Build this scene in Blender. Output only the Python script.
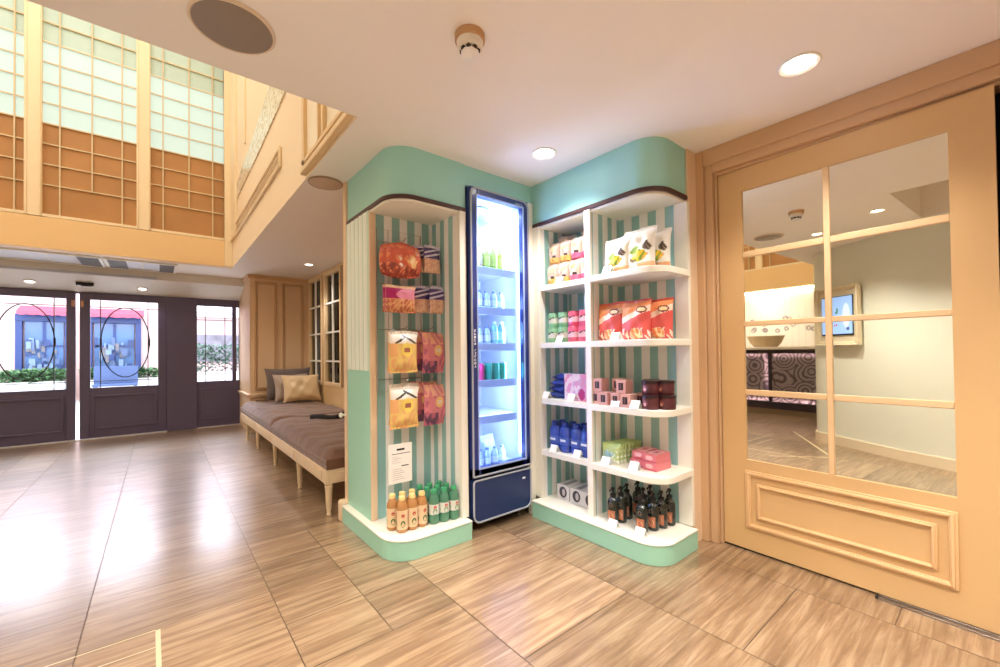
import bpy, math, random
from mathutils import Matrix, Vector
for o in list(bpy.data.objects): bpy.data.objects.remove(o)
SC = bpy.context.scene
COL = SC.collection
PI = math.pi
random.seed(7)

# ---------------------------------------------------------------- camera
F, YAW, PIT, ROL, CY = 416.22, 0.686870, 0.012824, -0.0120, 347.0
def cam_matrix():
    r = Vector((math.cos(YAW), -math.sin(YAW), 0)); fw = Vector((math.sin(YAW), math.cos(YAW), 0)); up = Vector((0, 0, 1))
    fw2 = fw*math.cos(PIT) + up*math.sin(PIT); up2 = up*math.cos(PIT) - fw*math.sin(PIT)
    r3 = r*math.cos(ROL) + up2*math.sin(ROL); up3 = up2*math.cos(ROL) - r*math.sin(ROL)
    m = Matrix((r3, up3, -fw2)).transposed().to_4x4()
    m.translation = (0, 0, 1.2)
    return m
cd = bpy.data.cameras.new('camera'); cam = bpy.data.objects.new('camera', cd); COL.objects.link(cam)
cam.matrix_world = cam_matrix()
cd.sensor_fit = 'HORIZONTAL'; cd.sensor_width = 36; cd.lens = F/1000*36
cd.shift_y = (CY-333.5)/1000; cd.clip_start = .02; cd.clip_end = 200
SC.camera = cam

# ---------------------------------------------------------------- view, world and light
vs = SC.view_settings
vs.view_transform = 'Standard'; vs.look = 'None'; vs.gamma = 1.0; vs.use_curve_mapping = False
vs.exposure = 0.15
W = bpy.data.worlds.new('sky'); SC.world = W; W.use_nodes = True
bg = W.node_tree.nodes['Background']; bg.inputs[0].default_value = (.86, .93, 1, 1); bg.inputs[1].default_value = 6.0

def lin(h):
    if not isinstance(h, str): return tuple(h)[:3]
    c = [int(h[i:i+2], 16)/255 for i in (0, 2, 4)]
    return tuple(x/12.92 if x <= .04045 else ((x+.055)/1.055)**2.4 for x in c)
def area(name, loc, direction, sx, sy, power, col, spread=None):
    l = bpy.data.lights.new(name, 'AREA'); l.shape = 'RECTANGLE'; l.size = sx; l.size_y = sy
    l.energy = power; l.color = lin(col)
    if spread: l.spread = spread
    o = bpy.data.objects.new(name, l); COL.objects.link(o); o.location = loc
    o.rotation_euler = Vector(direction).to_track_quat('-Z', 'Y').to_euler()
    return o
WARM = 'FFE3C2'
area('atrium_skylight', (-1.7, 4.6, 6.15), (0, 0, -1), 4.4, 4.2, 140, 'FFFAF2')
area('street_daylight', (-.5, 11.5, 4.6), (0, -.9, -.35), 7, 3.5, 1500, 'F2F6FF')

# ---------------------------------------------------------------- materials
def new_mat(name):
    m = bpy.data.materials.new(name); m.use_nodes = True
    return m, m.node_tree.nodes, m.node_tree.links, m.node_tree.nodes['Principled BSDF']
def M(name, h, rough=.5, metal=0.0, var=.04, scale=8.0, bump=0.0, bscale=60.0, spec=.5, coat=0.0, sheen=0.0, alpha=1.0, trans=0.0):
    m, N, L, b = new_mat(name)
    c = lin(h)
    b.inputs['Roughness'].default_value = rough; b.inputs['Metallic'].default_value = metal
    b.inputs['Specular IOR Level'].default_value = spec; b.inputs['Coat Weight'].default_value = coat
    b.inputs['Sheen Weight'].default_value = sheen; b.inputs['Alpha'].default_value = alpha
    b.inputs['Transmission Weight'].default_value = trans
    tc = N.new('ShaderNodeTexCoord')
    nz = N.new('ShaderNodeTexNoise'); nz.inputs['Scale'].default_value = scale; nz.inputs['Detail'].default_value = 3
    L.new(tc.outputs['Object'], nz.inputs['Vector'])
    mx = N.new('ShaderNodeMix'); mx.data_type = 'RGBA'
    L.new(nz.outputs['Fac'], mx.inputs[0])
    mx.inputs[6].default_value = (*[max(0, x*(1-var)) for x in c], 1)
    mx.inputs[7].default_value = (*[min(1, x*(1+var)) for x in c], 1)
    L.new(mx.outputs[2], b.inputs['Base Color'])
    if bump:
        n2 = N.new('ShaderNodeTexNoise'); n2.inputs['Scale'].default_value = bscale; n2.inputs['Detail'].default_value = 4
        L.new(tc.outputs['Object'], n2.inputs['Vector'])
        bp = N.new('ShaderNodeBump'); bp.inputs['Strength'].default_value = bump; bp.inputs['Distance'].default_value = .01
        L.new(n2.outputs['Fac'], bp.inputs['Height']); L.new(bp.outputs[0], b.inputs['Normal'])
    return m
def EM(name, h, strength):
    m, N, L, b = new_mat(name)
    b.inputs['Base Color'].default_value = (*lin(h), 1); b.inputs['Emission Color'].default_value = (*lin(h), 1)
    b.inputs['Emission Strength'].default_value = strength; b.inputs['Roughness'].default_value = .4
    return m
def glass(name, h='FFFFFF', gloss=.08):
    m, N, L, b = new_mat(name); N.remove(b)
    t = N.new('ShaderNodeBsdfTransparent'); t.inputs[0].default_value = (*lin(h), 1)
    g = N.new('ShaderNodeBsdfGlossy'); g.inputs['Roughness'].default_value = .02
    lw = N.new('ShaderNodeLayerWeight'); lw.inputs['Blend'].default_value = .25
    ma = N.new('ShaderNodeMath'); ma.operation = 'MULTIPLY'; ma.inputs[1].default_value = gloss*6
    L.new(lw.outputs['Fresnel'], ma.inputs[0])
    mx = N.new('ShaderNodeMixShader'); L.new(ma.outputs[0], mx.inputs[0]); L.new(t.outputs[0], mx.inputs[1]); L.new(g.outputs[0], mx.inputs[2])
    L.new(mx.outputs[0], N['Material Output'].inputs[0])
    return m
def stripes(name, axis, start, period, ha, hb, rough=.5, duty=.5):
    """vertical stripes: colour a for the first part of each period along a local axis, colour b for the rest"""
    m, N, L, b = new_mat(name); b.inputs['Roughness'].default_value = rough
    tc = N.new('ShaderNodeTexCoord'); sp = N.new('ShaderNodeSeparateXYZ'); L.new(tc.outputs['Object'], sp.inputs[0])
    a = N.new('ShaderNodeMath'); a.operation = 'SUBTRACT'; L.new(sp.outputs[axis], a.inputs[0]); a.inputs[1].default_value = start
    d = N.new('ShaderNodeMath'); d.operation = 'DIVIDE'; L.new(a.outputs[0], d.inputs[0]); d.inputs[1].default_value = period
    f = N.new('ShaderNodeMath'); f.operation = 'FRACT'; L.new(d.outputs[0], f.inputs[0])
    g = N.new('ShaderNodeMath'); g.operation = 'LESS_THAN'; L.new(f.outputs[0], g.inputs[0]); g.inputs[1].default_value = duty
    mx = N.new('ShaderNodeMix'); mx.data_type = 'RGBA'; L.new(g.outputs[0], mx.inputs[0])
    mx.inputs[6].default_value = (*lin(hb), 1); mx.inputs[7].default_value = (*lin(ha), 1)
    L.new(mx.outputs[2], b.inputs['Base Color'])
    return m

# ---------------------------------------------------------------- mesh helpers
class MB:
    def __init__(s): s.v = []; s.f = []; s.m = []
    def add(s, vs, fs, mi=0):
        k = len(s.v); s.v += [tuple(p) for p in vs]
        for i, q in enumerate(fs):
            s.f.append([k+j for j in q]); s.m.append(mi[i] if isinstance(mi, (list, tuple)) else mi)
        return s
    def box(s, x0, x1, y0, y1, z0, z1, mi=0):
        v = [(x0, y0, z0), (x1, y0, z0), (x1, y1, z0), (x0, y1, z0), (x0, y0, z1), (x1, y0, z1), (x1, y1, z1), (x0, y1, z1)]
        return s.add(v, [(0, 3, 2, 1), (4, 5, 6, 7), (0, 1, 5, 4), (1, 2, 6, 5), (2, 3, 7, 6), (3, 0, 4, 7)], mi)
    def prism(s, poly, a0, a1, mi=0, axis='Z', top=None, bot=None):
        n = len(poly)
        def mp(p, a): return (p[0], p[1], a) if axis == 'Z' else ((a, p[0], p[1]) if axis == 'X' else (p[0], a, p[1]))
        v = [mp(p, a0) for p in poly] + [mp(p, a1) for p in poly]
        fs = [tuple(range(n))[::-1], tuple(range(n, 2*n))] + [(i, (i+1) % n, n+(i+1) % n, n+i) for i in range(n)]
        if axis == 'Y': fs = [q[::-1] for q in fs]
        return s.add(v, fs, [mi if bot is None else bot, mi if top is None else top] + [mi]*n)
    def lathe(s, prof, n=20, c=(0, 0, 0), mi=0, axis='Z'):
        k = len(prof); v = []; fs = []; ms = []
        for r, z in prof:
            for i in range(n):
                a = 2*PI*i/n; p = (r*math.cos(a), r*math.sin(a), z)
                if axis == 'Y': p = (p[0], p[2], -p[1])
                if axis == 'X': p = (p[2], p[0], p[1])
                v.append((c[0]+p[0], c[1]+p[1], c[2]+p[2]))
        for j in range(k-1):
            for i in range(n):
                fs.append((j*n+i, j*n+(i+1) % n, (j+1)*n+(i+1) % n, (j+1)*n+i)); ms.append(mi[j] if isinstance(mi, (list, tuple)) else mi)
        a, b = (mi[0], mi[-1]) if isinstance(mi, (list, tuple)) else (mi, mi)
        if prof[0][0] > 1e-6: fs.append(tuple(range(n))[::-1]); ms.append(a)
        if prof[-1][0] > 1e-6: fs.append(tuple(range((k-1)*n, k*n))); ms.append(b)
        return s.add(v, fs, ms)
    def tube(s, pts, r, n=8, closed=False, mi=0, r2=None):
        P = [Vector(p) for p in pts]; k = len(P); v = []; fs = []
        up = None
        for i in range(k):
            if closed: t = P[(i+1) % k]-P[i-1]
            else: t = P[min(i+1, k-1)]-P[max(i-1, 0)]
            t.normalize()
            if up is None: up = Vector((0, 0, 1)) if abs(t.z) < .9 else Vector((1, 0, 0))
            a = t.cross(up)
            if a.length < 1e-4: a = t.cross(Vector((.3, 1, .2)))
            a.normalize(); b = a.cross(t).normalized(); up = b
            rr = r if r2 is None else r+(r2-r)*i/(k-1)
            for j in range(n):
                q = P[i]+a*rr*math.cos(2*PI*j/n)+b*rr*math.sin(2*PI*j/n); v.append(q)
        m = k if closed else k-1
        for i in range(m):
            for j in range(n):
                i2 = (i+1) % k
                fs.append((i*n+j, i*n+(j+1) % n, i2*n+(j+1) % n, i2*n+j))
        if not closed: fs += [tuple(range(n))[::-1], tuple(range((k-1)*n, k*n))]
        return s.add(v, fs, mi)
    def ring_frame(s, axis, a0, a1, u0, u1, w0, w1, t, mi=0, tb=None):
        """four bars round a rectangle: a along the normal axis ('X': u=y, 'Y': u=x), w is z"""
        tb = t if tb is None else tb
        for (p, q, r, w) in ((u0, u0+t, w0, w1), (u1-t, u1, w0, w1), (u0+t, u1-t, w0, w0+tb), (u0+t, u1-t, w1-tb, w1)):
            if axis == 'X': s.box(a0, a1, p, q, r, w, mi)
            else: s.box(p, q, a0, a1, r, w, mi)
        return s
    def build(s, name, mats, parent=None, bevel=0, smooth=40, seg=2, world=True):
        me = bpy.data.meshes.new(name)
        off = Vector(parent['_o']) if (parent is not None and world and '_o' in parent) else Vector((0, 0, 0))
        me.from_pydata([Vector(p)-off for p in s.v], [], s.f)
        for m in (mats if isinstance(mats, (list, tuple)) else [mats]): me.materials.append(m)
        me.polygons.foreach_set('material_index', s.m)
        if smooth:
            me.polygons.foreach_set('use_smooth', [True]*len(me.polygons)); me.set_sharp_from_angle(angle=math.radians(smooth))
        me.update()
        o = bpy.data.objects.new(name, me); COL.objects.link(o)
        if parent is not None:
            o.parent = parent
            if '_o' in parent: o['_o'] = parent['_o']
        if bevel:
            b = o.modifiers.new('bevel', 'BEVEL'); b.width = bevel; b.segments = seg; b.limit_method = 'ANGLE'; b.angle_limit = math.radians(40)
            b.harden_normals = False
        return o
def tag(o, label=None, cat=None, group=None, kind=None):
    if label: o['label'] = label
    if cat: o['category'] = cat
    if group: o['group'] = group
    if kind: o['kind'] = kind
    return o
def root(name, loc, label=None, cat=None, group=None, kind=None, rz=0, local=False):
    """an Empty at the base of a thing; its parts are given in world coordinates unless local"""
    o = bpy.data.objects.new(name, None); COL.objects.link(o); o.empty_display_size = .05
    o.location = loc; o.rotation_euler = (0, 0, rz)
    if not local: o['_o'] = tuple(loc)
    return tag(o, label, cat, group, kind)
def struct(o, label=None, cat=None): return tag(o, label, cat, None, 'structure')
def dup(src, loc, rz=None, label=None, group=None):
    r = src.copy(); COL.objects.link(r); r.location = loc
    if rz is not None: r.rotation_euler = (0, 0, rz)
    if label: r['label'] = label
    if group: r['group'] = group
    for ch in list(src.children):
        c = ch.copy(); COL.objects.link(c); c.parent = r
        for g in list(ch.children):
            d = g.copy(); COL.objects.link(d); d.parent = c
    return r
def rounded(x0, x1, y0, y1, r, n=10):
    """rectangle with only the x0,y0 corner rounded (the corner towards the room), counter-clockwise"""
    p = [(x1, y0), (x1, y1), (x0, y1)]
    for i in range(n+1):
        a = PI + PI/2*i/n
        p.append((x0+r+r*math.cos(a), y0+r+r*math.sin(a)))
    return p
# ================================================================ the setting
H = 2.457                                   # ceiling height
AX0, AX1, AY0, AY1 = -4.3, .815, 2.165, 7.0 # the double-height opening
mCeil = M('ceiling paint', 'FAF3EC', .7, var=.015, scale=2)
mWall = M('cream wall paint', 'EFDCBE', .6, var=.02)
mPeach = M('peach wall paint', 'EBCDA9', .5, var=.03)
mDoor = M('apricot door paint', 'D8B07A', .42, var=.03, scale=3)
mCasing = M('apricot casing paint', 'D0A980', .45, var=.03, scale=3)
mBeam = M('ochre beam paint', 'F0CA92', .5, var=.03, scale=3)
mFrame = M('pale ochre lattice paint', 'F3DDB6', .5, var=.02)
mWhite = M('white paint', 'F3F1EA', .5, var=.01)
mGreenWall = M('pale green wall paint', 'E9EBDD', .45, var=.03, scale=4)
mDark = M('dark void', '0E0B0A', .8)
mBlack = M('black rubber', '141212', .5)
mSteel = M('brushed steel', 'A39C94', .3, metal=1)

# ---- floor: stone tiles with joints
def floor_mat():
    m, N, L, b = new_mat('vein cut travertine')
    tc = N.new('ShaderNodeTexCoord'); at = N.new('ShaderNodeAttribute'); at.attribute_name = 'tone'
    sp = N.new('ShaderNodeSeparateXYZ'); L.new(tc.outputs['Object'], sp.inputs[0])
    def math_(op, a, bb):
        n = N.new('ShaderNodeMath'); n.operation = op
        for i, x in enumerate((a, bb)):
            if isinstance(x, (int, float)): n.inputs[i].default_value = x
            else: L.new(x, n.inputs[i])
        return n.outputs[0]
    off = math_('MULTIPLY', at.outputs['Fac'], 37.0)
    cmb = N.new('ShaderNodeCombineXYZ')
    L.new(math_('MULTIPLY', sp.outputs[0], 1.1), cmb.inputs[0])
    L.new(math_('MULTIPLY', sp.outputs[1], 17.0), cmb.inputs[1]); L.new(off, cmb.inputs[2])
    n1 = N.new('ShaderNodeTexNoise'); n1.inputs['Scale'].default_value = 2.1; n1.inputs['Detail'].default_value = 7; n1.inputs['Roughness'].default_value = .62; n1.inputs['Distortion'].default_value = .6
    L.new(cmb.outputs[0], n1.inputs['Vector'])
    r = N.new('ShaderNodeValToRGB'); L.new(n1.outputs['Fac'], r.inputs[0])
    e = r.color_ramp.elements
    e[0].position = .3; e[0].color = (*lin('866A50'), 1); e[1].position = .74; e[1].color = (*lin('C0A686'), 1)
    k = e.new(.47); k.color = (*lin('9E8062'), 1); k = e.new(.56); k.color = (*lin('AE9272'), 1)
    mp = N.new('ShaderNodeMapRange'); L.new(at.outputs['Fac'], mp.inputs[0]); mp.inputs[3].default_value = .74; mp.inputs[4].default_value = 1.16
    mx = N.new('ShaderNodeMix'); mx.data_type = 'RGBA'; mx.blend_type = 'MULTIPLY'; mx.inputs[0].default_value = 1
    nb = N.new('ShaderNodeTexNoise'); nb.inputs['Scale'].default_value = 2.6; nb.inputs['Detail'].default_value = 5; nb.inputs['Distortion'].default_value = 1.2; cb2 = N.new('ShaderNodeCombineXYZ')
    L.new(math_('MULTIPLY', sp.outputs[0], .8), cb2.inputs[0]); L.new(math_('MULTIPLY', sp.outputs[1], 1.8), cb2.inputs[1]); L.new(off, cb2.inputs[2]); L.new(cb2.outputs[0], nb.inputs['Vector'])
    rb = N.new('ShaderNodeValToRGB'); L.new(nb.outputs['Fac'], rb.inputs[0]); q = rb.color_ramp.elements; q[0].position = .33; q[0].color = (.62, .55, .47, 1); q[1].position = .62; q[1].color = (1.05, 1.03, 1.0, 1)
    mb_ = N.new('ShaderNodeMix'); mb_.data_type = 'RGBA'; mb_.blend_type = 'MULTIPLY'; mb_.inputs[0].default_value = .55; L.new(r.outputs[0], mb_.inputs[6]); L.new(rb.outputs[0], mb_.inputs[7])
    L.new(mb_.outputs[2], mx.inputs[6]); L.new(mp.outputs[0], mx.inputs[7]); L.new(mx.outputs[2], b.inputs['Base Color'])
    n2 = N.new('ShaderNodeTexNoise'); n2.inputs['Scale'].default_value = 5; L.new(tc.outputs['Object'], n2.inputs['Vector'])
    mr = N.new('ShaderNodeMapRange'); L.new(n2.outputs['Fac'], mr.inputs[0]); mr.inputs[3].default_value = .17; mr.inputs[4].default_value = .27
    L.new(mr.outputs[0], b.inputs['Roughness'])
    bp = N.new('ShaderNodeBump'); bp.inputs['Strength'].default_value = .06; bp.inputs['Distance'].default_value = .004; L.new(n1.outputs['Fac'], bp.inputs['Height']); L.new(bp.outputs[0], b.inputs['Normal'])
    b.inputs['Specular IOR Level'].default_value = .9; b.inputs['Coat Weight'].default_value = .8; b.inputs['Coat Roughness'].default_value = .36
    return m
mFloor = floor_mat(); mGrout = M('floor grout', '6E5A48', .7); mStrip = M('cream joint strip', 'D9C8A6', .6)
fb = MB(); tones = []
def tile(x0, x1, y0, y1):
    g = .002
    fb.add([(x0+g, y0+g, 0), (x1-g, y0+g, 0), (x1-g, y1-g, 0), (x0+g, y1-g, 0)], [(0, 1, 2, 3)], 0)
    cx, cy_ = (x0+x1)/2, (y0+y1)/2; t = random.random()*.75
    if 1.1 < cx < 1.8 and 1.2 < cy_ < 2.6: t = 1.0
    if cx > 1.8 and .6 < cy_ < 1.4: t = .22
    tones.append(t)
cols = [-5.45, -4.75, -4.05, -3.35, -2.66, -1.96, -1.26, -.93, -.26, .435, 1.103, 1.8, 2.46, 3.1]
offs = {7: 2.725, 8: 2.40, 9: 2.40, 10: 1.22, 11: .69}
for i in range(len(cols)-1):
    x0, x1 = cols[i], cols[i+1]; o0 = offs.get(i, 2.4 + .33*(i % 2)); y = o0 - .69*8
    while y < 8.6:
        a, c = max(y, -2.6), min(y+.69, 8.62)
        if c > a+.01:
            if i == 9 and y > 1.5 and y < 2.9:          # this row is laid in half tiles
                m_ = (a+c)/2
                for (p, q) in ((x0, .785), (.785, x1)):
                    tile(p, q, a, m_); tile(p, q, m_, c)
            else: tile(x0, x1, a, c)
        y += .69
nt = len(tones)
fb.add([(-5.6, -2.6, -.004), (3.2, -2.6, -.004), (3.2, 8.62, -.004), (-5.6, 8.62, -.004)], [(0, 1, 2, 3)], 1); tones.append(0)
for (p, q, w) in (((.005, 1.55), (-.004, 2.385), .017), ((-.012, 2.388), (-1.2, 2.392), .008), ((-.012, 2.25), (-.8, 2.26), .007), ((-.25, 1.45), (.2, 1.9), .02), ((-.25, 1.45), (-1.6, 2.3), .02)):
    d = Vector((q[0]-p[0], q[1]-p[1], 0)).normalized(); n_ = Vector((-d.y, d.x, 0))*w/2
    fb.add([(p[0]-n_.x, p[1]-n_.y, .0012), (q[0]-n_.x, q[1]-n_.y, .0012), (q[0]+n_.x, q[1]+n_.y, .0012), (p[0]+n_.x, p[1]+n_.y, .0012)], [(0, 1, 2, 3)], 2); tones.append(0)
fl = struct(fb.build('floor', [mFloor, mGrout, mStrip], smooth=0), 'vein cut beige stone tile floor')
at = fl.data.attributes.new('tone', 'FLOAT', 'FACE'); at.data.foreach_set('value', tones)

# ---- ceiling with the opening of the atrium and the cove above the camera
RX0, RX1, RY0, RY1 = -.3, .815, -.95, .72
cb = MB(); T = .12
e_ = .02
cb.box(-5.6, 3.2, RY1+e_, AY0, H, H+T); cb.box(-5.6, RX0-e_, -2.6, RY1+e_, H, H+T); cb.box(RX1+e_, 3.2, -2.6, RY1+e_, H, H+T); cb.box(RX0-e_, RX1+e_, -2.6, RY0-e_, H, H+T)
cb.box(AX1+.0015, 3.2, AY0, 7.12, H, H+T); cb.box(-5.6, AX0, AY0, 7.12, H, H+T); cb.box(-5.6, 3.2, 7.12, 8.6, H, H+T)
cb.box(RX0-.02, RX0, RY0, RY1, H, 2.8); cb.box(RX1, RX1+.02, RY0, RY1, H, 2.8); cb.box(RX0, RX1, RY0-.02, RY0, H, 2.8); cb.box(RX0, RX1, RY1, RY1+.02, H, 2.8); cb.box(RX0, RX1, RY0, RY1, 2.8, 2.85)
struct(cb.build('ceiling', mCeil, smooth=0))
# bulkhead over the entrance: upright white face, then a slope down to the door heads
b = MB(); b.prism([(7.95, H), (7.95, 2.33), (8.46, 2.155), (8.6, 2.155), (8.6, H)], -5.6, 1.1, 0, 'X')
struct(b.build('trim_1', M('grey white bulkhead', 'DCD6CC', .6), smooth=0), 'sloping white bulkhead above the entrance doors')
b = MB(); b.box(-3.5, -.02, 7.93, 7.95, 2.325, 2.36); struct(b.build('trim_2', M('bulkhead shadow line', 'BFC0C4', .5), bevel=.004))  # grey strip drawn in for the shadow line under the upright face

# ---- walls
b = MB(); b.box(2.76, 3.1, -2.6, -.11, 0, H); b.box(2.76, 3.1, -.12, 1.26, 2.30, H); b.box(2.80, 3.1, -.12, 1.26, 0, 2.3, 1); b.box(2.7, 3.1, 1.16, 1.3, 0, H)
struct(b.build('wall_right', [mPeach, mDark], smooth=0))
b = MB(); b.box(2.548, 2.70, 1.245, 1.30, 0, H); struct(b.build('trim_3', mPeach, bevel=.004))
wp = struct(MB().box(1.05, 1.60, 3.034, 3.09, 0, H).build('wall_partition', mPeach, bevel=.006), 'peach end of the partition behind the mint shelving')
MB().lathe([(.008, 0), (.008, .02), (.016, .026), (.019, .036), (.014, .046), (0, .049)], 16, axis='X').build('knob', mWhite, wp).matrix_local = Matrix.Translation((1.052, 3.06, .76)) @ Matrix.Rotation(PI, 4, 'Z')
struct(MB().box(1.60, 2.2, 2.86, 3.09, 0, H).build('wall_fridge_back', mPeach))
struct(MB().box(2.24, 2.546, 2.30, 3.09, 0, H).build('wall_shelving_end', mPeach))
struct(MB().box(2.552, 3.1, 1.3, 3.09, 0, H).build('wall_shelving_back', mPeach))
b = MB(); b.prism([(1.0, 3.03), (1.0, 3.1), (1.3, 3.1), (1.3, 3.03)][::-1], 0, .15); struct(b.build('baseboard_partition', mPeach, bevel=.018, seg=3))
b = MB(); b.box(-5.6, 3.1, -2.75, -2.6, 0, H); struct(b.build('wall_back', mWall, smooth=0))
b = MB(); b.box(-5.75, -5.6, -2.6, 8.6, 0, H); struct(b.build('wall_far_left', mWall, smooth=0))
# curved pale green wall to the left of the camera
path = [(-.47, -2.6), (-.47, .35), (-.50, .52), (-.67, .98), (-1.14, 1.785)]
for i in range(1, 9):
    a = math.radians(30 + 15*i); cx, cy_ = -1.40, 1.635
    path.append((cx+.30*math.cos(math.radians(30)+(i/8)*math.radians(75)), cy_+.30*math.sin(math.radians(30)+(i/8)*math.radians(75))))
path += [(-1.72, 1.94), (-5.6, 2.0)]
back = [(-5.6, 1.7), (-1.5, 1.3), (-.9, -2.6)]
b = MB(); b.prism([p for p in path+back], 0, H); struct(b.build('wall_left', mGreenWall, smooth=30), 'curved pale green wall with a picture screen')
def offset(pts, d):
    o = []
    for i, p in enumerate(pts):
        q0, q1 = pts[max(i-1, 0)], pts[min(i+1, len(pts)-1)]
        t = Vector((q1[0]-q0[0], q1[1]-q0[1])).normalized(); o.append((p[0]+t.y*d, p[1]-t.x*d))
    return o
b = MB(); b.prism(offset(path, .016)+path[::-1], 0, .11); struct(b.build('baseboard_left', mWall, smooth=30))

# ---- the atrium above
ZT = 6.3
b = MB(); b.box(AX1, AX1+.15, AY0+.001, AY1+.12, H+.001, ZT); struct(b.build('wall_atrium_right', M('atrium cream paint', 'F4DDBA', .6, var=.02), smooth=0))
b = MB(); b.box(AX0-.15, AX1, AY0-.15, AY0, H+.121, ZT); struct(b.build('wall_atrium_front', mWall, smooth=0))
b = MB(); b.box(AX0-.15, AX1, AY1+.10, AY1+.2, 2.82, ZT); b.box(AX0-.15, AX1, AY1+.0, AY1+.1, 5.45, ZT); b.box(AX0, -2.06, AY1, AY1+.1, 2.82, 5.45)
struct(b.build('wall_atrium_back', mFrame, smooth=0))
b = MB(); b.box(AX0-.15, AX0-.10, AY0, AY1, 2.9, ZT); b.box(AX0-.1, AX0, AY0, 2.12, 2.9, ZT); b.box(AX0-.1, AX0, 4.74, AY1, 2.9, ZT)
struct(b.build('wall_atrium_left', mFrame, smooth=0))
b = MB(); b.box(AX0-.2, AX1+.15, AY0-.15, AY1+.2, ZT, ZT+.1); struct(b.build('ceiling_atrium', mWhite, smooth=0))
b = MB(); b.box(AX0, AX1, AY1-.01, AY1+.12, H-.001, 2.82); struct(b.build('trim_4', mBeam, bevel=.004), 'ochre beam under the lattice windows')
b = MB(); b.box(AX0-.12, AX0+.01, AY0, AY1-.01, H-.001, 2.9); struct(b.build('trim_5', mBeam, bevel=.004), 'ochre beam above the reception counter')

mFrost = EM('backlit frosted glass', 'E8F8F0', .53); mFrost.node_tree.nodes['Principled BSDF'].inputs['Base Color'].default_value = (*lin('8FA89C'), 1); mFrostTop = M('mint falloff glass', 'BFD6CB', .5, var=.05)  # darker unlit top glass paints in the backlight fading upwards
mAmber = M('amber blind', 'B98650', .6, var=.22, scale=1.6)
mBars = M('tan lattice bars', 'DCC79E', .5)
def lattice(n, u0, u1, z0, axis, plane, fr, mid=True, label=None):
    """a tall leaded window; u runs along the wall; fr are the fractions of the upright bars"""
    r = root('window_%d' % n, (u0, plane, z0) if axis == 'Y' else (plane, u0, z0), label, None, None, 'structure')
    d = 1 if axis == 'Y' else -1
    A = lambda a: plane+d*a
    def bx(mb, p, q, a, c, z, w, mi=0):
        a, c = sorted((A(a), A(c)))
        mb.box(p, q, a, c, z, w, mi) if axis == 'Y' else mb.box(a, c, p, q, z, w, mi)
    m_ = MB()
    bx(m_, u0-.137, u0, -.012, .06, z0-.0, 5.45); bx(m_, u0-.137, u1, -.008, .06, 5.40, 5.46); bx(m_, u0, u1, -.005, .06, z0, z0+.035)
    bx(m_, u0-.02, u0-.008, -.02, 0, z0, 5.4); bx(m_, u1+.008, u1+.02, -.02, 0, z0, 5.4)
    m_.build('window_frame', mFrame, r, bevel=.003)
    w = u1-u0; t = .0065; g = MB()
    zs = [3.21+.2385*k for k in range(10)]
    for k, f in enumerate(fr):
        lo = 3.21 if (k == 1) else z0+.03
        bx(g, u0+f*w-t, u0+f*w+t, .028, .045, lo, 5.4)
    for z in zs: bx(g, u0, u1, .030, .043, z-t, z+t)
    g.build('lattice_bars', mBars, r)
    for nm, a, c, mt, lb in (('lower_pane', z0+.03, 3.935, mAmber, 'amber brown lower pane'), ('pane', 3.935, 4.9, mFrost, 'bright frosted pane'), ('upper_pane', 4.9, 5.4, mFrostTop, 'frosted top pane, darker green for the fading backlight')):
        p = MB(); bx(p, u0, u1, .05, .062, a, c); o = p.build(nm, mt, r); o['label'] = lb
    return r
lattice(1, -.079, .72, 2.825, 'Y', AY1, (.158, .503, .835), label='third lattice window from the left above the entrance, beside the corner')
lattice(2, -1.037, -.216, 2.825, 'Y', AY1, (.17, .503, .833), label='middle lattice window above the entrance')
lattice(3, -1.99, -1.17, 2.825, 'Y', AY1, (.17, .503, .90), label='lattice window above the entrance cut by the left edge')
lattice(4, 2.95, 3.78, 2.9, 'X', AX0, (.17, .5, .83), label='lattice window above the reception, nearest the green wall')
lattice(5, 3.91, 4.74, 2.9, 'X', AX0, (.17, .5, .83), label='second lattice window above the reception')
lattice(6, 2.12, 2.81, 2.9, 'X', AX0, (.17, .5, .83), label='lattice window above the reception, by the ceiling edge')
# right corner pilaster, mosaic band, slot grille and interior window on the atrium's right wall
b = MB(); b.box(AX1-.095, AX1, AY1-.04, AY1-.01, H, ZT); b.box(AX1-.03, AX1, 6.5, AY1-.04, 2.82, ZT); b.box(AX1-.018, AX1, 5.75, 5.80, 3.75, ZT); struct(b.build('trim_6', mFrame, bevel=.004))
def mosaic_mat():
    m, N, L, bs = new_mat('glitter mosaic'); tc = N.new('ShaderNodeTexCoord'); v = N.new('ShaderNodeTexVoronoi'); v.inputs['Scale'].default_value = 34
    L.new(tc.outputs['Object'], v.inputs['Vector']); r = N.new('ShaderNodeValToRGB'); L.new(v.outputs['Color'], r.inputs[0])
    e = r.color_ramp.elements; e[0].color = (*lin('D8C091'), 1); e[1].color = (*lin('FFF8E8'), 1); e[0].position = .2; k = e.new(.5); k.color = (*lin('F2E8D2'), 1); e[-1].position = .8
    L.new(r.outputs[0], bs.inputs['Base Color']); bs.inputs['Roughness'].default_value = .25; bs.inputs['Metallic'].default_value = .25
    return m
lo = [(7.0, 3.18), (6.32, 3.292), (5.5, 3.31), (4.756, 3.32), (3.775, 3.365), (3.2, 3.45), (2.2, 3.6)]
hi = [(7.0, 3.375), (6.6, 3.46), (5.9, 3.55), (5.467, 3.577), (4.409, 3.72), (3.6, 3.86), (2.2, 4.1)]
b = MB(); b.prism(lo+hi[::-1], AX1-.012, AX1-.001, 0, 'X')
tag(b.build('mosaic_band', mosaic_mat(), smooth=0), 'glittering cream mosaic band curving along the upper right atrium wall', 'mosaic')
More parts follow.
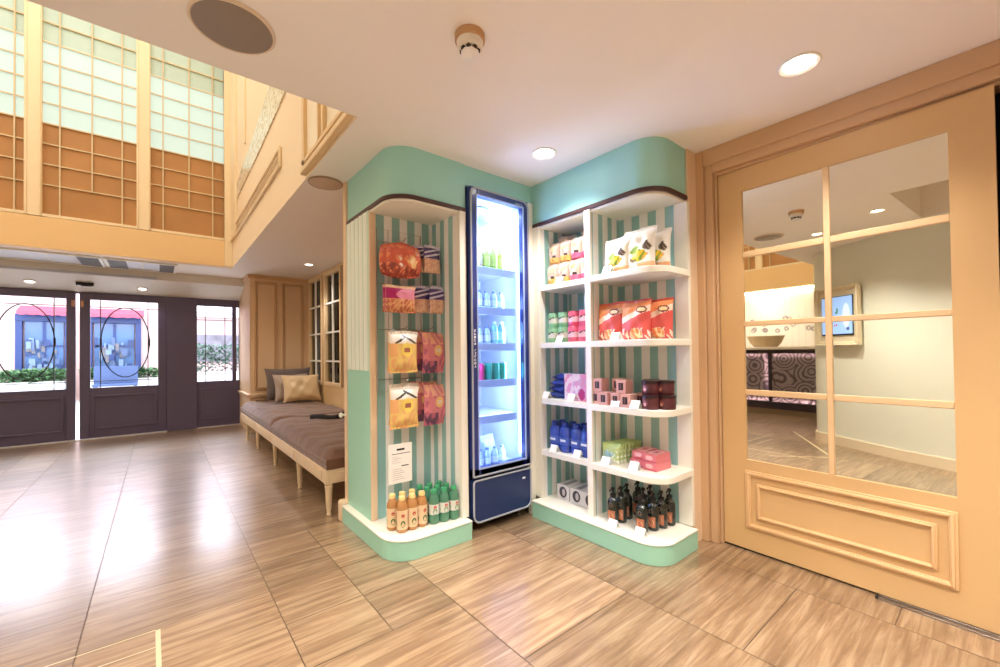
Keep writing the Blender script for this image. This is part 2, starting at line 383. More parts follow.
g = root('ventilation_grille', (AX1, 5.2, 2.85), 'long slim beige framed air slot on the upper right atrium wall', 'air vent')
b = MB(); b.ring_frame('X', AX1-.025, AX1, 3.90, 6.66, 2.805, 2.98, .022); b.build('frame', mFrame, g, bevel=.006)
b = MB(); b.box(AX1-.006, AX1, 3.93, 6.63, 2.83, 2.96); b.build('back_plate', M('air slot buff', 'C9A27C', .5), g)
b = MB()
for k in range(3): b.box(AX1-.018, AX1-.004, 3.94, 6.62, 2.845+.035*k, 2.853+.035*k)
b.build('louver', mFrame, g)
w7 = root('window_7', (AX1, 2.7, 2.5), 'panelled interior window over the balcony edge, near the ceiling corner', None, None, 'structure')
b = MB(); b.box(AX1-.03, AX1, 3.10, 3.16, 2.545, 5); b.box(AX1-.03, AX1, 2.66, 2.70, 2.56, 5); b.box(AX1-.035, AX1, 2.745, 2.765, 2.56, 5)
b.box(AX1-.03, AX1, 2.17, 3.16, 2.545, 2.575); b.box(AX1-.04, AX1, 2.17, 3.16, 2.475, 2.512); b.build('window_frame', M('tan window frame', 'EACB9C', .45), w7, bevel=.005)
b = MB(); b.box(AX1-.006, AX1, 2.17, 3.1, 2.575, 5); b.build('pane', M('pale panel', 'F5E6CB', .4), w7)

# ---- panelled end wall by the bench and the glazed wall behind it
def panel_wall():
    r = root('wall_alcove', (1.09, 7.43, 0), 'apricot panelled wall at the far end of the bench', None, None, 'structure')
    m1 = M('apricot panel paint', 'E0BE98', .45, var=.03); m2 = M('apricot moulding paint', 'CFA67C', .45)
    b = MB(); b.box(1.09, 1.96, 7.43, 8.6, 0, H); b.build('panel_board', m1, r)
    for a, c in ((1.15, 1.47), (1.54, 1.86)):
        b = MB(); b.ring_frame('Y', 7.408, 7.43, a, c, .66, 2.36, .022); b.ring_frame('Y', 7.416, 7.43, a+.03, c-.03, .69, 2.33, .012); b.build('panel_moulding', m2, r, bevel=.005)
        b = MB(); b.ring_frame('Y', 7.408, 7.43, a, c, .16, .52, .022); b.build('panel_moulding', m2, r, bevel=.005)
    b = MB(); b.box(1.055, 1.96, 7.395, 7.43, .57, .60); b.box(1.065, 1.96, 7.405, 7.43, .545, .57); b.box(1.055, 1.09, 7.43, 8.45, .57, .60); b.box(1.065, 1.09, 7.43, 8.45, .545, .57); b.build('chair_rail', m1, r, bevel=.006)
    b = MB(); b.box(1.06, 1.96, 7.4, 7.43, 2.40, H); b.box(1.06, 1.09, 7.43, 8.45, 2.40, H); b.build('cornice', m2, r, bevel=.006)
panel_wall()
mGlaze = glass('cabinet glass', 'F2EFE6', .18); mCurt = M('olive grey curtain', '8C8265', .8, var=.1)
b = MB(); b.box(1.94, 2.2, 3.09, 7.43, 0, .74); b.box(1.94, 2.2, 3.09, 7.43, 2.42, H); b.box(1.94, 2.2, 3.09, 5.72, .74, 2.42); b.box(1.94, 2.2, 6.50, 6.60, .74, 2.42); b.box(1.94, 2.2, 7.34, 7.43, .74, 2.42); b.box(2.3, 2.35, 3.09, 7.43, 0, H)
struct(b.build('wall_alcove_side', M('honey wall paint', 'EAC894', .5, var=.03), bevel=.003))
for n, (a, c) in enumerate(((6.62, 7.33), (5.76, 6.50)), 8):
    r = root('window_%d' % n, (1.93, a, .74), ('glazed cabinet door nearest the panelled end wall', 'glazed cabinet door nearer the mint shelving, over the bench')[n-8], None, None, 'structure')
    b = MB(); b.ring_frame('X', 1.915, 1.96, a, c, .74, 2.42, .055); b.build('window_frame', M('pale tan glazing paint', 'E3C79C', .45), r, bevel=.005)
    b = MB(); m_ = (a+c)/2
    b.box(1.922, 1.95, m_-.012, m_+.012, .79, 2.37)
    for z in (1.10, 1.52, 1.95): b.box(1.924, 1.95, a+.05, c-.05, z-.012, z+.012)
    b.build('glazing_bars', mWhite, r, bevel=.003)
    b = MB(); b.box(1.955, 1.961, a+.05, c-.05, .79, 2.37); b.build('pane', mGlaze, r)
    b = MB(); pts = []
    for k in range(41):
        y = a+.05+(c-a-.1)*k/40; pts.append((2.06+.022*math.sin(k*1.3)+.01*math.sin(k*.5), y))
    pts = pts + [(x+.012, y) for x, y in pts[::-1]]
    b.prism(pts, .78, 2.38); b.build('curtain', mCurt, r, smooth=80)

# ---- entrance wall
EY = 8.5
mNavy = M('aubergine black door paint', '5C5470', .38, var=.06); mLead = M('black lead came', '17151A', .4)
mGl = glass('door glass', 'F7FAFF', .10)
def sheet(mb, x0, x1, z0, z1): return mb.box(x0, x1, EY+.018, EY+.024, z0, z1)
def oval(cx, cz, rx, rz, t):
    return [(cx+rx*math.cos(2*PI*i/48), EY+.012, cz+rz*math.sin(2*PI*i/48)) for i in range(48)]
def entr_door(n, x0, x1, gx0, gx1, ocx, label):
    r = root('door_%d' % n, (x0, EY, 0), label, None, None, 'structure')
    b = MB(); b.box(x0, gx0, EY, EY+.05, .02, 2.15); b.box(gx1, x1, EY, EY+.05, .02, 2.15); b.box(gx0, gx1, EY, EY+.05, .02, .75); b.box(gx0, gx1, EY, EY+.05, 2.045, 2.15)
    b.build('door_leaf', mNavy, r, bevel=.006)
    b = MB(); b.ring_frame('Y', EY-.018, EY, gx0+.02, gx1-.02, .14, .64, .03); b.build('panel_moulding', mNavy, r, bevel=.006)
    b = MB(); sheet(b, gx0, gx1, .75, 2.045); b.build('pane', mGl, r)
    b = MB(); b.tube(oval(ocx, 1.42, .275, .525, 0), .008, 6, closed=True); b.build('oval_came', mLead, r)
    b = MB()
    for x in (gx0+.11, gx1-.12): b.box(x-.005, x+.005, EY+.008, EY+.03, .75, 2.045)
    for z in (.845, 1.94): b.box(gx0, gx1, EY+.009, EY+.029, z-.005, z+.005)
    for sg in (-1, 1): b.box(ocx+sg*.275-.012, ocx+sg*.275+.012, EY+.007, EY+.03, 1.36, 1.48)
    b.build('lead_came', mLead, r)
    return r
d1 = entr_door(1, -2.05, -.925, -1.80, -1.02, -1.41, 'dark entrance door leaf with oval leaded glass at the left edge of the photo')
d2 = entr_door(2, -.885, .10, -.775, -.009, -.388, 'dark entrance door leaf with oval leaded glass, right of the bright gap')
for d, x in ((d1, -.95), (d2, -.855)):
    b = MB(); b.box(x-.016, x+.016, EY-.03, EY, 1.93, 2.02); b.build('door_bracket', M('copper bracket', 'B88A74', .3, metal=.8), d, bevel=.003)
r = root('window_10', (.1, EY, 0), 'dark side screen with tall leaded glass right of the entrance doors', None, None, 'structure')
b = MB(); b.box(.099, .49, EY-.03, EY+.05, 0, 2.16); b.box(.49, 1.1, EY, EY+.05, 0, .775); b.box(.49, 1.1, EY, EY+.05, 2.035, 2.16); b.box(.985, 1.045, EY, EY+.05, .775, 2.035); b.build('window_frame', mNavy, r, bevel=.006)
b = MB(); b.ring_frame('Y', EY-.018, EY, .53, .97, .14, .66, .03); b.build('panel_moulding', mNavy, r, bevel=.006)
b = MB(); sheet(b, .49, .985, .775, 2.035); sheet(b, 1.045, 1.1, .775, 2.035); b.build('pane', mGl, r)
b = MB()
for x in (.605, .88): b.box(x-.005, x+.005, EY+.008, EY+.03, .775, 2.035)
for z in (.90, 1.80, 1.92): b.box(.49, .985, EY+.009, EY+.029, z-.005, z+.005)
b.build('lead_came', mLead, r)
b = MB(); b.box(-5.6, -2.05, EY, EY+.1, 0, 2.16); b.box(1.09, 3.1, EY, EY+.1, 0, H); b.box(-2.06, 1.1, EY+.05, EY+.12, 2.13, H); struct(b.build('wall_front', mNavy, smooth=0))
b = MB(); b.box(-2.05, 1.09, EY-.03, EY+.06, 0, .018); struct(b.build('trim_7', M('pale glow steel', 'D9D5DA', .3, metal=.5), bevel=.004), 'steel threshold below the entrance doors, toned pale for the light under them')  # pale tone stands in for light glowing through the gap under the doors

# ---- apricot door with mirror panes: leaf stands very slightly ajar
DR = root('door_3', (2.717, 1.134, 0), 'apricot door with eight mirrored panes and a moulded lower panel', None, None, 'structure', local=True)
DR.rotation_euler = (0, 0, -math.radians(2) - PI/2)   # local +x runs along the leaf, local -y faces the room
mMir = new_mat('mirror glass'); mMir[3].inputs['Base Color'].default_value = (*lin('EBE9DC'), 1); mMir[3].inputs['Metallic'].default_value = 1; mMir[3].inputs['Roughness'].default_value = .015; mMir = mMir[0]
U = (.133, .530, .558, .984); Zp = (.543, .928, .961, 1.337, 1.367, 1.751, 1.786, 2.152)
b = MB(); Dt = .045
b.box(0, U[0], 0, Dt, .012, 2.286); b.box(U[3], 1.118, 0, Dt, .012, 2.286); b.box(U[0], U[3], 0, Dt, .012, Zp[0]); b.box(U[0], U[3], 0, Dt, Zp[7], 2.286)
b.build('door_leaf', mDoor, DR, smooth=0)
b = MB(); b.box(U[1], U[2], .002, .03, Zp[0], Zp[7])
for k in (1, 3, 5):
    b.box(U[0], U[1], .002, .03, Zp[k], Zp[k+1]); b.box(U[2], U[3], .002, .03, Zp[k], Zp[k+1])
b.build('glazing_bars', M('light apricot bars', 'E8C596', .4), DR, bevel=.004)
for k in range(4):
    for (a, c) in ((U[0], U[1]), (U[2], U[3])):
        b = MB(); b.box(a, c, .012, .018, Zp[2*k], Zp[2*k+1]); b.build('mirror_pane', mMir, DR, smooth=0)
def moulding(u0, u1, z0, z1, w):
    b = MB(); b.ring_frame('Y', -.010, 0, u0, u1, z0, z1, w); b.ring_frame('Y', -.017, -.008, u0+w*.35, u1-w*.35, z0+w*.35, z1-w*.35, w*.45); return b
for q in ((.127, .986, .142, .482, .030), (.186, .922, .205, .412, .022)):
    moulding(*q).build('panel_moulding', M('light apricot moulding', 'E6BE8A', .4), DR, bevel=.003)
b = MB(); b.box(.72, 1.118, -.040, -.002, .0, .007); b.box(.72, 1.118, -.012, -.004, .007, .012); b.build('pivot_plate', M('worn steel', '8E857C', .3, metal=.9), DR, bevel=.002)
b = MB(); b.box(.712, .722, -.042, .0, .0, .014); b.build('pivot_cap', mBlack, DR, bevel=.003)
r = root('trim_8', (2.66, .57, 0), 'stepped apricot casing round the mirrored door', None, None, 'structure')
for (a0, o_, x0, x1) in ((1.20, 1.268, 2.655, 2.72), (1.152, 1.20, 2.672, 2.73), (1.137, 1.152, 2.70, 2.80)):
    t0 = 2.288+(a0-1.137)*1.1; t1 = 2.288+(o_-1.137)*1.25 if o_ < 1.26 else H
    b = MB(); b.box(x0, x1, a0, o_, 0, t1); b.box(x0, x1, -.118-(o_-1.137), -.003-(a0-1.137), 0, t1); b.box(x0, x1, -.003-(a0-1.137), a0, t0, t1)
    b.build('casing', mCasing, r, bevel=.005)
b = MB(); b.box(2.72, 2.80, -.003, 1.137, -.003, .004); struct(b.build('trim_9', M('dark sill', '2A211B', .5), smooth=0), 'dark gap under the mirrored door')
# ================================================================ mint display joinery
GR, CR = '97C2BE', 'F6F4F0'
mMint = M('mint paint', '9FD3BA', .42, var=.02, scale=3); mFascia = M('sea green fascia paint', 'A4DCD2', .4, var=.02, scale=3)
mCream = M('cream joinery paint', 'F4F0E2', .4, var=.015); mTrim = M('dark brown bead', '4A2E2C', .35)
def outline(x0, x1, y0, y1, r, n=12): return rounded(x0, x1, y0, y1, r, n)
# ---- left unit (its front also runs on above the fridge)
LU = root('display_unit', (1.3, 2.6, 0), 'mint striped open display niche left of the fridge with rounded corner', 'display shelf')
b = MB(); b.prism(outline(1.012, 1.556, 2.20, 3.03, .17), 0, .112); b.build('plinth', mMint, LU, bevel=.003)
b = MB(); b.prism(outline(1.008, 1.558, 2.196, 3.03, .17), .112, .122); b.build('plinth_top', mCream, LU, bevel=.003)
b = MB(); b.box(1.095, 1.57, 2.622, 2.648, .122, 2.12); b.build('back_panel', stripes('niche stripes', 0, 1.105-1.3, .113, GR, CR), LU)
b = MB(); b.box(1.055, 1.095, 2.62, 3.03, 1.09, 2.135)
for k in range(5): b.prism([(1.055, 2.66+.074*k), (1.047, 2.672+.074*k), (1.047, 2.70+.074*k), (1.055, 2.712+.074*k)][::-1], 1.09, 2.13)
o = b.build('side_panel', stripes('glare pale side stripes', 1, 2.655-2.6, .074, 'E9F0E4', 'C9DCCB'), LU)  # upper stripes whitened to paint in the glare from the windows
b = MB(); b.box(1.055, 1.095, 2.62, 3.03, .122, 1.09); b.build('lower_side_panel', mMint, LU, bevel=.002)
b = MB(); b.box(1.057, 1.097, 2.608, 2.622, .122, 2.13); b.build('edge_strip', mPeach, LU, bevel=.002)
b = MB(); b.box(1.524, 1.576, 2.30, 2.622, .122, 2.13); b.build('inner_side_panel', stripes('inner stripes', 1, 2.345-2.6, .108, GR, CR), LU)
b = MB(); b.box(1.524, 1.576, 2.262, 2.30, .122, 2.135); b.build('front_post', mCream, LU, bevel=.003)
b = MB(); b.prism(outline(1.062, 1.576, 2.272, 3.03, .16), 2.12, 2.14); b.build('niche_top', mCream, LU, bevel=.002)
b = MB(); b.prism(outline(1.052, 1.578, 2.262, 3.03, .17), 2.135, 2.162); b.build('bead', mTrim, LU, bevel=.005)
b = MB(); b.prism(outline(1.066, 1.58, 2.275, 3.03, .16), 2.16, H); b.box(1.58, 2.198, 2.285, 2.62, 2.325, H); b.build('fascia', mFascia, LU, bevel=0)
# ---- right unit
RU = root('display_unit', (2.35, 1.7, 0), 'mint striped two column shelving between the fridge and the apricot door', 'display shelf')
b = MB(); b.prism(outline(2.10, 2.512, 1.203, 2.212, .15), 0, .112); b.build('plinth', mMint, RU, bevel=.003)
b = MB(); b.prism(outline(2.096, 2.512, 1.199, 2.214, .15), .112, .122); b.build('plinth_top', mCream, RU, bevel=.003)
b = MB(); b.box(2.52, 2.546, 1.322, 2.285, .122, 2.12); b.build('back_panel', stripes('shelf stripes', 1, 1.325-1.7, .1215, GR, CR, duty=.49), RU)
b = MB(); b.box(2.516, 2.546, 1.236, 1.322, .122, 2.12); b.build('end_strip', mCream, RU, bevel=.002)
b = MB(); b.box(2.225, 2.52, 2.202, 2.285, .122, 2.12); b.build('inner_side_panel', stripes('side shelf stripes', 0, 2.25-2.35, .1, GR, CR), RU)
b = MB(); b.box(2.188, 2.225, 2.200, 2.285, .122, 2.135); b.build('front_post', mCream, RU, bevel=.003)
b = MB(); b.box(2.132, 2.188, 2.262, 2.285, .0, 2.32); b.build('filler_strip', mCream, RU)
b = MB(); b.box(2.21, 2.52, 1.728, 1.770, .122, 2.12); b.build('divider', stripes('divider stripes', 0, 2.176-2.35, .1045, GR, CR, duty=.45), RU)
b = MB(); b.box(2.186, 2.212, 1.726, 1.772, .122, 2.135); b.build('divider_post', mCream, RU, bevel=.003)
SH = (1.690, 1.267, .857, .476)
for z in SH:
    b = MB(); b.box(2.196, 2.52, 1.772, 2.202, z-.04, z); b.build('inner_shelf', mCream, RU, bevel=.003)
    b = MB(); b.prism(outline(2.168, 2.52, 1.222, 1.728, .13), z-.04, z); b.build('outer_shelf', mCream, RU, bevel=.004)
b = MB(); b.prism(outline(2.20, 2.545, 1.262, 2.29, .15), 2.12, 2.14); b.build('niche_top', mCream, RU, bevel=.002)
b = MB(); b.prism(outline(2.184, 2.546, 1.244, 2.29, .165), 2.135, 2.162); b.build('bead', mTrim, RU, bevel=.005)
b = MB(); b.prism(outline(2.198, 2.546, 1.258, 2.29, .155), 2.16, H); b.build('fascia', mFascia, RU)

# ================================================================ fridge
mNv = M('navy fridge enamel', '26357E', .3, var=.05, coat=.4); mNvD = M('dark navy fridge panel', '20305F', .35, var=.06); mSil = M('pale grey fridge edging', 'B9BEC9', .3, metal=.3)
mIn = M('white fridge liner', 'EAF0FA', .4)
FR = root('display_fridge', (1.85, 2.5, 0), 'tall navy glass door drinks fridge lit inside, in the corner', 'fridge')
X0, X1, FY, ZB, ZD, ZF = 1.586, 2.122, 2.235, .072, .368, 2.315
b = MB(); b.box(X0, X0+.03, FY+.05, 2.84, ZB, ZF); b.box(X1-.03, X1, FY+.05, 2.84, ZB, ZF); b.box(X0+.03, X1-.03, FY+.05, 2.84, ZF-.03, ZF); b.box(X0+.03, X1-.03, 2.81, 2.84, ZB, ZF); b.box(X0+.03, X1-.03, FY+.05, 2.81, ZB, ZD); b.build('cabinet', mNvD, FR, bevel=.004)
b = MB(); b.box(X0+.03, X0+.04, FY+.055, 2.80, ZD, ZF-.04); b.box(X1-.04, X1-.03, FY+.055, 2.80, ZD, ZF-.04); b.box(X0+.03, X1-.03, 2.79, 2.808, ZD, ZF-.04); b.box(X0+.03, X1-.03, FY+.055, 2.80, ZF-.042, ZF-.032); b.box(X0+.03, X1-.03, FY+.055, 2.80, ZD, ZD+.02); b.build('liner', mIn, FR)
def rrect(x0, x1, z0, z1, r, n=6, rb=None):
    p = []
    rb = r if rb is None else rb
    for (cx, cz, a0, rr) in ((x1-r, z1-r, 0, r), (x0+r, z1-r, 90, r), (x0+rb, z0+rb, 180, rb), (x1-rb, z0+rb, 270, rb)):
        for i in range(n+1):
            a = math.radians(a0+90*i/n); p.append((cx+rr*math.cos(a), cz+rr*math.sin(a)))
    return p
def loop_tube(poly, y, r): return MB().tube([(p[0], y, p[1]) for p in poly], r, 8, closed=True)
dr = MB(); dr.ring_frame('Y', FY, FY+.045, X0+.006, X1-.006, ZD, ZF-.005, .058); dr.box(X0+.006, X1-.006, FY, FY+.045, ZD, ZD+.066)
door = dr.build('door', mNv, FR, bevel=.006)
loop_tube(rrect(X0+.010, X1-.010, ZD+.012, ZF-.012, .05, rb=.012), FY-.002, .0065).build('door_edging', mSil, door)
b = MB(); b.ring_frame('Y', FY-.004, FY+.01, X0+.052, X1-.052, ZD+.054, ZF-.052, .010); b.build('door_gasket', M('light blue inner rim', 'A9BDE8', .35), door)
b = MB(); b.box(X0+.062, X1-.062, FY+.016, FY+.022, ZD+.064, ZF-.062); b.build('door_glass', glass('fridge glass', 'E4EEFF', .10), door)
def grid_marks(x0, x1, z0, z1, nx, nz, on):
    """one thin printed strip: cells where on(i, j) carry the light ink, the rest the door colour"""
    b = MB(); v = [(x0+(x1-x0)*i/nx, FY-.0012, z0+(z1-z0)*j/nz) for j in range(nz+1) for i in range(nx+1)]
    f = [(j*(nx+1)+i, j*(nx+1)+i+1, (j+1)*(nx+1)+i+1, (j+1)*(nx+1)+i) for j in range(nz) for i in range(nx)]
    return b.add(v, f, [0 if on(i, j) else 1 for j in range(nz) for i in range(nx)])
lr = random.Random(8)
lets = [[lr.random() < .62 for _ in range(9)] for _ in range(12)]
b = grid_marks(X0+.026, X0+.041, 1.10, 1.36, 3, 48, lambda i, j: j % 4 != 3 and j//4 != 6 and lets[j//4][(j % 4)*3+i])
b.build('lettering', [ M('white print', 'E9ECF4', .5), mNv], door)
b = grid_marks(X1-.135, X1-.06, 2.262, 2.278, 20, 3, lambda i, j: i % 4 != 3 and lets[i//4][(i % 4)+3*j])
b.build('lettering', [M('silver print', 'AEB6CC', .4), mNv], door)
gp = MB().prism(rrect(X0+.008, X1-.008, ZB, ZD-.012, .02, rb=.05), FY+.002, FY+.05, 0, 'Y').build('lower_panel', mNvD, FR, bevel=.004)
loop_tube(rrect(X0+.012, X1-.012, ZB+.004, ZD-.016, .02, rb=.05), FY, .0065).build('panel_edging', mSil, gp)
b = MB(); b.box(2.03, 2.055, FY-.002, FY+.002, .285, .297); b.build('lock_badge', M('white badge', 'F2F2F2', .4), gp)
for x in (X0+.05, X1-.05):
    for y in (FY+.09, 2.78): MB().lathe([(.022, 0), (.022, .012), (.012, .018), (.012, ZB)], 12, (x, y, 0)).build('foot', mSteel, FR)
FS = (1.795, 1.515, 1.262, 1.005, .755)
mRail = M('white price rail', 'E6EEFC', .35)
for z in FS:
    b = MB(); b.box(X0+.042, X1-.042, FY+.075, 2.78, z-.008, z); s_ = b.build('shelf', mIn, FR)
    b = MB(); b.box(X0+.042, X1-.042, FY+.068, FY+.078, z-.05, z+.004); b.build('price_rail', mRail, s_, bevel=.003)
b = MB(); b.box(X1-.066, X1-.042, FY+.052, FY+.066, ZD+.09, ZF-.10); b.build('light_tube', EM('cool white tube', 'DCE9FF', 5), FR)
b = MB(); b.box(X0+.09, X1-.09, 2.45, 2.60, ZF-.05, ZF-.043); b.build('top_lamp', EM('cool white lamp', 'D4E4FF', 2), FR)
b = MB(); b.box(1.80, 1.90, 2.42, 2.5, ZF-.16, ZF-.043); b.build('fan_box', M('blue grey fan box', '9FB0CC', .4), FR, bevel=.01)
area('fridge_light', (1.98, FY+.09, 1.35), (-.45, 1, 0), .03, 1.8, 8, 'DCE8FF')
area('fridge_spill_light', (1.645, FY+.085, 1.35), (.8, -.6, 0), .02, 1.8, 12, 'B9CFFF')  # added blue lamp, aimed out of the fridge to tint the shelving
area('fridge_top_light', (1.85, 2.52, ZF-.06), (0, 0, -1), .3, .3, 5, 'DCE8FF')

# ================================================================ bench, cushions, pillows
mVel = M('taupe velvet', '6B4630', .7, var=.55, scale=7, bump=.9, bscale=11, sheen=.35)
mBenchW = M('limed oak', 'E3C9A4', .5, var=.08, scale=14)
BE = root('bench', (1.44, 5.05, 0), 'long pale wood bench with taupe velvet seat along the glazed wall', 'bench')
BY0, BY1, BX0, BX1 = 3.20, 7.33, .95, 1.90
b = MB(); b.box(BX0, BX0+.03, BY0, BY1, .238, .345); b.box(BX1-.03, BX1, BY0, BY1, .238, .345); b.box(BX0+.03, BX1-.03, BY0, BY0+.03, .238, .345); b.box(BX0+.03, BX1-.03, BY1-.03, BY1, .238, .345); b.box(BX0+.03, BX1-.03, BY0+.03, BY1-.03, .315, .345)
b.build('frame', mBenchW, BE, bevel=.006)
b = MB()
for (a, c) in ((3.30, 4.0), (4.13, 5.0), (5.15, 6.03), (6.16, 6.82)): b.box(BX0-.006, BX0, a, c, .262, .322)
b.box(BX0+.07, BX1-.07, BY0-.006, BY0, .262, .322); b.build('rail_moulding', mBenchW, BE, bevel=.004)
leg_prof = [(.016, 0), (.020, .008), (.014, .02), (.020, .05), (.027, .20), (.031, .215), (.024, .225), (.033, .235), (.033, .245)]
for x in (BX0+.032, BX1-.035):
    for y in (3.235, 4.06, 5.07, 6.09, 6.88):
        lb = MB().lathe(leg_prof, 16, (x, y, 0)); lb.box(x-.033, x+.033, y-.033, y+.033, .262, .343); lb.build('leg', mBenchW, BE, bevel=0)
def cushion(x0, x1, y0, y1, z0, z1, nx, ny, seed):
    rnd = random.Random(seed); b = MB(); ph = [rnd.uniform(0, 6) for _ in range(6)]
    def hgt(u, v):
        e = min(1, 12*min(u, 1-u))*min(1, 26*min(v, 1-v)); e = max(0, e)**.35
        x = x0+(x1-x0)*u; y = y0+(y1-y0)*v
        w = .007*math.sin(9*x+3.1*y+ph[0])*math.sin(6*y+ph[1]) + .005*math.sin(17*x-9*y+ph[2]) + .004*math.sin(23*y+5*x+ph[3])
        return z0+.075+(z1-z0-.075)*e+w*e
    v = []; f = []
    for j in range(ny+1):
        for i in range(nx+1):
            u, w = i/nx, j/ny; v.append((x0+(x1-x0)*u, y0+(y1-y0)*w, hgt(u, w)))
    for j in range(ny):
        for i in range(nx): k = j*(nx+1)+i; f.append((k, k+1, k+nx+2, k+nx+1))
    b.add(v, f)
    ring = [i for i in range(nx+1)] + [j*(nx+1)+nx for j in range(1, ny+1)] + [ny*(nx+1)+i for i in range(nx-1, -1, -1)] + [j*(nx+1) for j in range(ny-1, 0, -1)]
    vb = [v[i] for i in ring] + [(v[i][0], v[i][1], z0) for i in ring]; n = len(ring)
    b.add(vb, [(i, n+i, n+(i+1) % n, (i+1) % n) for i in range(n)] + [tuple(range(n, 2*n))[::-1]])
    return b
for a, c, sd in ((BY0-.005, 5.168, 3), (5.178, BY1, 5)):
    s_ = cushion(BX0+.004, BX1+.02, a, c, .346, .492, 26, 48, sd).build('seat_cushion', mVel, BE, smooth=60)
    MB().tube([(BX0+.004, a, .392), (BX0+.002, c, .392)], .006, 6).build('piping', mVel, s_)
def pillow(w, h, d, seed, n=26):
    """upright square pillow, faces +-y, base at z=0"""
    rnd = random.Random(seed); v = []; f = []; ph = [rnd.uniform(0, 6) for _ in range(6)]
    for sg in (-1, 1):
        for j in range(n+1):
            for i in range(n+1):
                u, w_ = 2*i/n-1, 2*j/n-1
                px = u*(w/2)*(1-.09*(1-w_*w_)**1.0*abs(u)**3); pz = w_*(h/2)*(1-.09*(1-u*u)*abs(w_)**3)
                t = max(0, (1-u**4)*(1-w_**4))**.75
                y = sg*(d/2)*t+(.006*math.sin(5*u+7*w_+ph[0])+.004*math.sin(11*u-6*w_+ph[1]))*t
                v.append((px, y, pz+h/2))
    b = MB(); q = (n+1)**2
    for s_ in (0, 1):
        for j in range(n):
            for i in range(n):
                k = s_*q+j*(n+1)+i; a = (k, k+1, k+n+2, k+n+1); f.append(a if s_ == 0 else a[::-1])
    b.add(v, f)
    return b
def put_pillow(nm, label, w, h, d, mat, loc, rz, lean, seed):
    o = pillow(w, h, d, seed).build('pillow', mat, smooth=80)
    o.location = loc; o.rotation_euler = (lean, 0, rz)
    tag(o, label, 'pillow', 'pillows on the bench')
    return o
put_pillow('p', 'large dark grey brown pillow at the back, against the panelled wall', .66, .50, .17, M('dark mole velvet', '5F4F4A', .7, var=.2, scale=6, sheen=.4, bump=.2, bscale=20), (1.575, 7.10, .505), 0, -.20, 1)
put_pillow('p', 'taupe pillow in the middle, between the dark and the gold satin pillow', .50, .43, .15, M('taupe satin', 'A58F80', .45, var=.1, sheen=.3), (1.56, 6.80, .508), .05, -.36, 2)
put_pillow('p', 'gold beige satin pillow in front of the other two', .52, .43, .16, M('champagne satin', 'D3B68C', .3, var=.12, scale=5, sheen=.2, bump=.15, bscale=9), (1.64, 6.58, .512), -.04, -.44, 3)
# black scarf lying folded on the seat
b = MB(); n = 40; v = []; f = []
for i in range(n+1):
    t = i/n
    cx, cy_ = 1.31+.52*t, 4.95-.10*math.sin(t*5)-.25*t
    wd = .055+.03*math.sin(t*9)+.05*t; th = .026+.010*math.sin(13*t)
    for k in range(10):
        a = 2*PI*k/10
        v.append((cx+.02*math.cos(a), cy_+wd*math.cos(a), .505+th*(math.sin(a)+.2*math.sin(3*a+8*t))))
for i in range(n):
    for k in range(10): f.append((i*10+k, i*10+(k+1) % 10, i*10+10+(k+1) % 10, i*10+10+k))
f += [tuple(range(10))[::-1], tuple(range(n*10, n*10+10))]
b.add(v, f); tag(b.build('scarf', M('black wool', '16131A', .85, var=.2, bump=.3), smooth=80), 'black folded scarf lying on the velvet bench seat', 'scarf')

# ================================================================ ceiling fixtures
def disc_speaker(loc, r, m1, m2, label):
    t = root('ceiling_speaker', loc, label, 'speaker')
    x, y, z = loc
    MB().lathe([(r*1.06, z), (r*1.07, z-.006), (r*1.02, z-.013), (r*.985, z-.010)], 40, (x, y, 0)).build('rim', m2, t)
    MB().lathe([(r*1.0, z-.001), (r*.985, z-.011), (r*.8, z-.018), (r*.4, z-.024), (0, z-.026)], 40, (x, y, 0)).build('speaker_grille', m1, t)
disc_speaker((.222, 1.852, H), .134, M('bronze speaker mesh', '9C8D80', .45, metal=.25, bump=.5, bscale=420), M('cream rim', 'E4CFB8', .5), 'large dark bronze round ceiling speaker at the top edge of the photo')
disc_speaker((.945, 3.14, H), .112, M('buff speaker mesh', 'CDB29A', .5, bump=.3, bscale=300), M('brown rim', '9C7F66', .5), 'small buff round ceiling speaker by the left mint niche')
t = root('smoke_detector', (.955, 1.33, H), 'small white smoke detector on a beige base in the middle of the ceiling', 'smoke detector')
MB().lathe([(.052, H), (.052, H-.022), (.047, H-.026)], 28, (.955, 1.33, 0)).build('base', M('buff plastic', 'C99D70', .5), t)
MB().lathe([(.046, H-.024), (.043, H-.046), (.034, H-.052), (.030, H-.052)], 28, (.955, 1.33, 0)).build('collar', M('ivory plastic', 'EFE6D8', .45), t)
b = MB()
for k in range(8):
    a = 2*PI*k/8; b.box(.955+.027*math.cos(a)-.006, .955+.027*math.cos(a)+.006, 1.33+.027*math.sin(a)-.006, 1.33+.027*math.sin(a)+.006, H-.064, H-.051)
b.build('vent_ribs', M('dark vent', '3A2C26', .6), t)
MB().lathe([(.031, H-.062), (.031, H-.070), (.022, H-.080), (0, H-.084)], 24, (.955, 1.33, 0)).build('cap', M('white plastic', 'F6F4F0', .4), t)
t.scale = (1.15, 1.15, 1.1)
mLampOn = EM('lamp glow', 'FFF4E2', 14); mLampRim = M('white lamp rim', 'F4EFE6', .4)
mLampDim = EM('dim lamp glow', 'FFF6EA', 1.4)
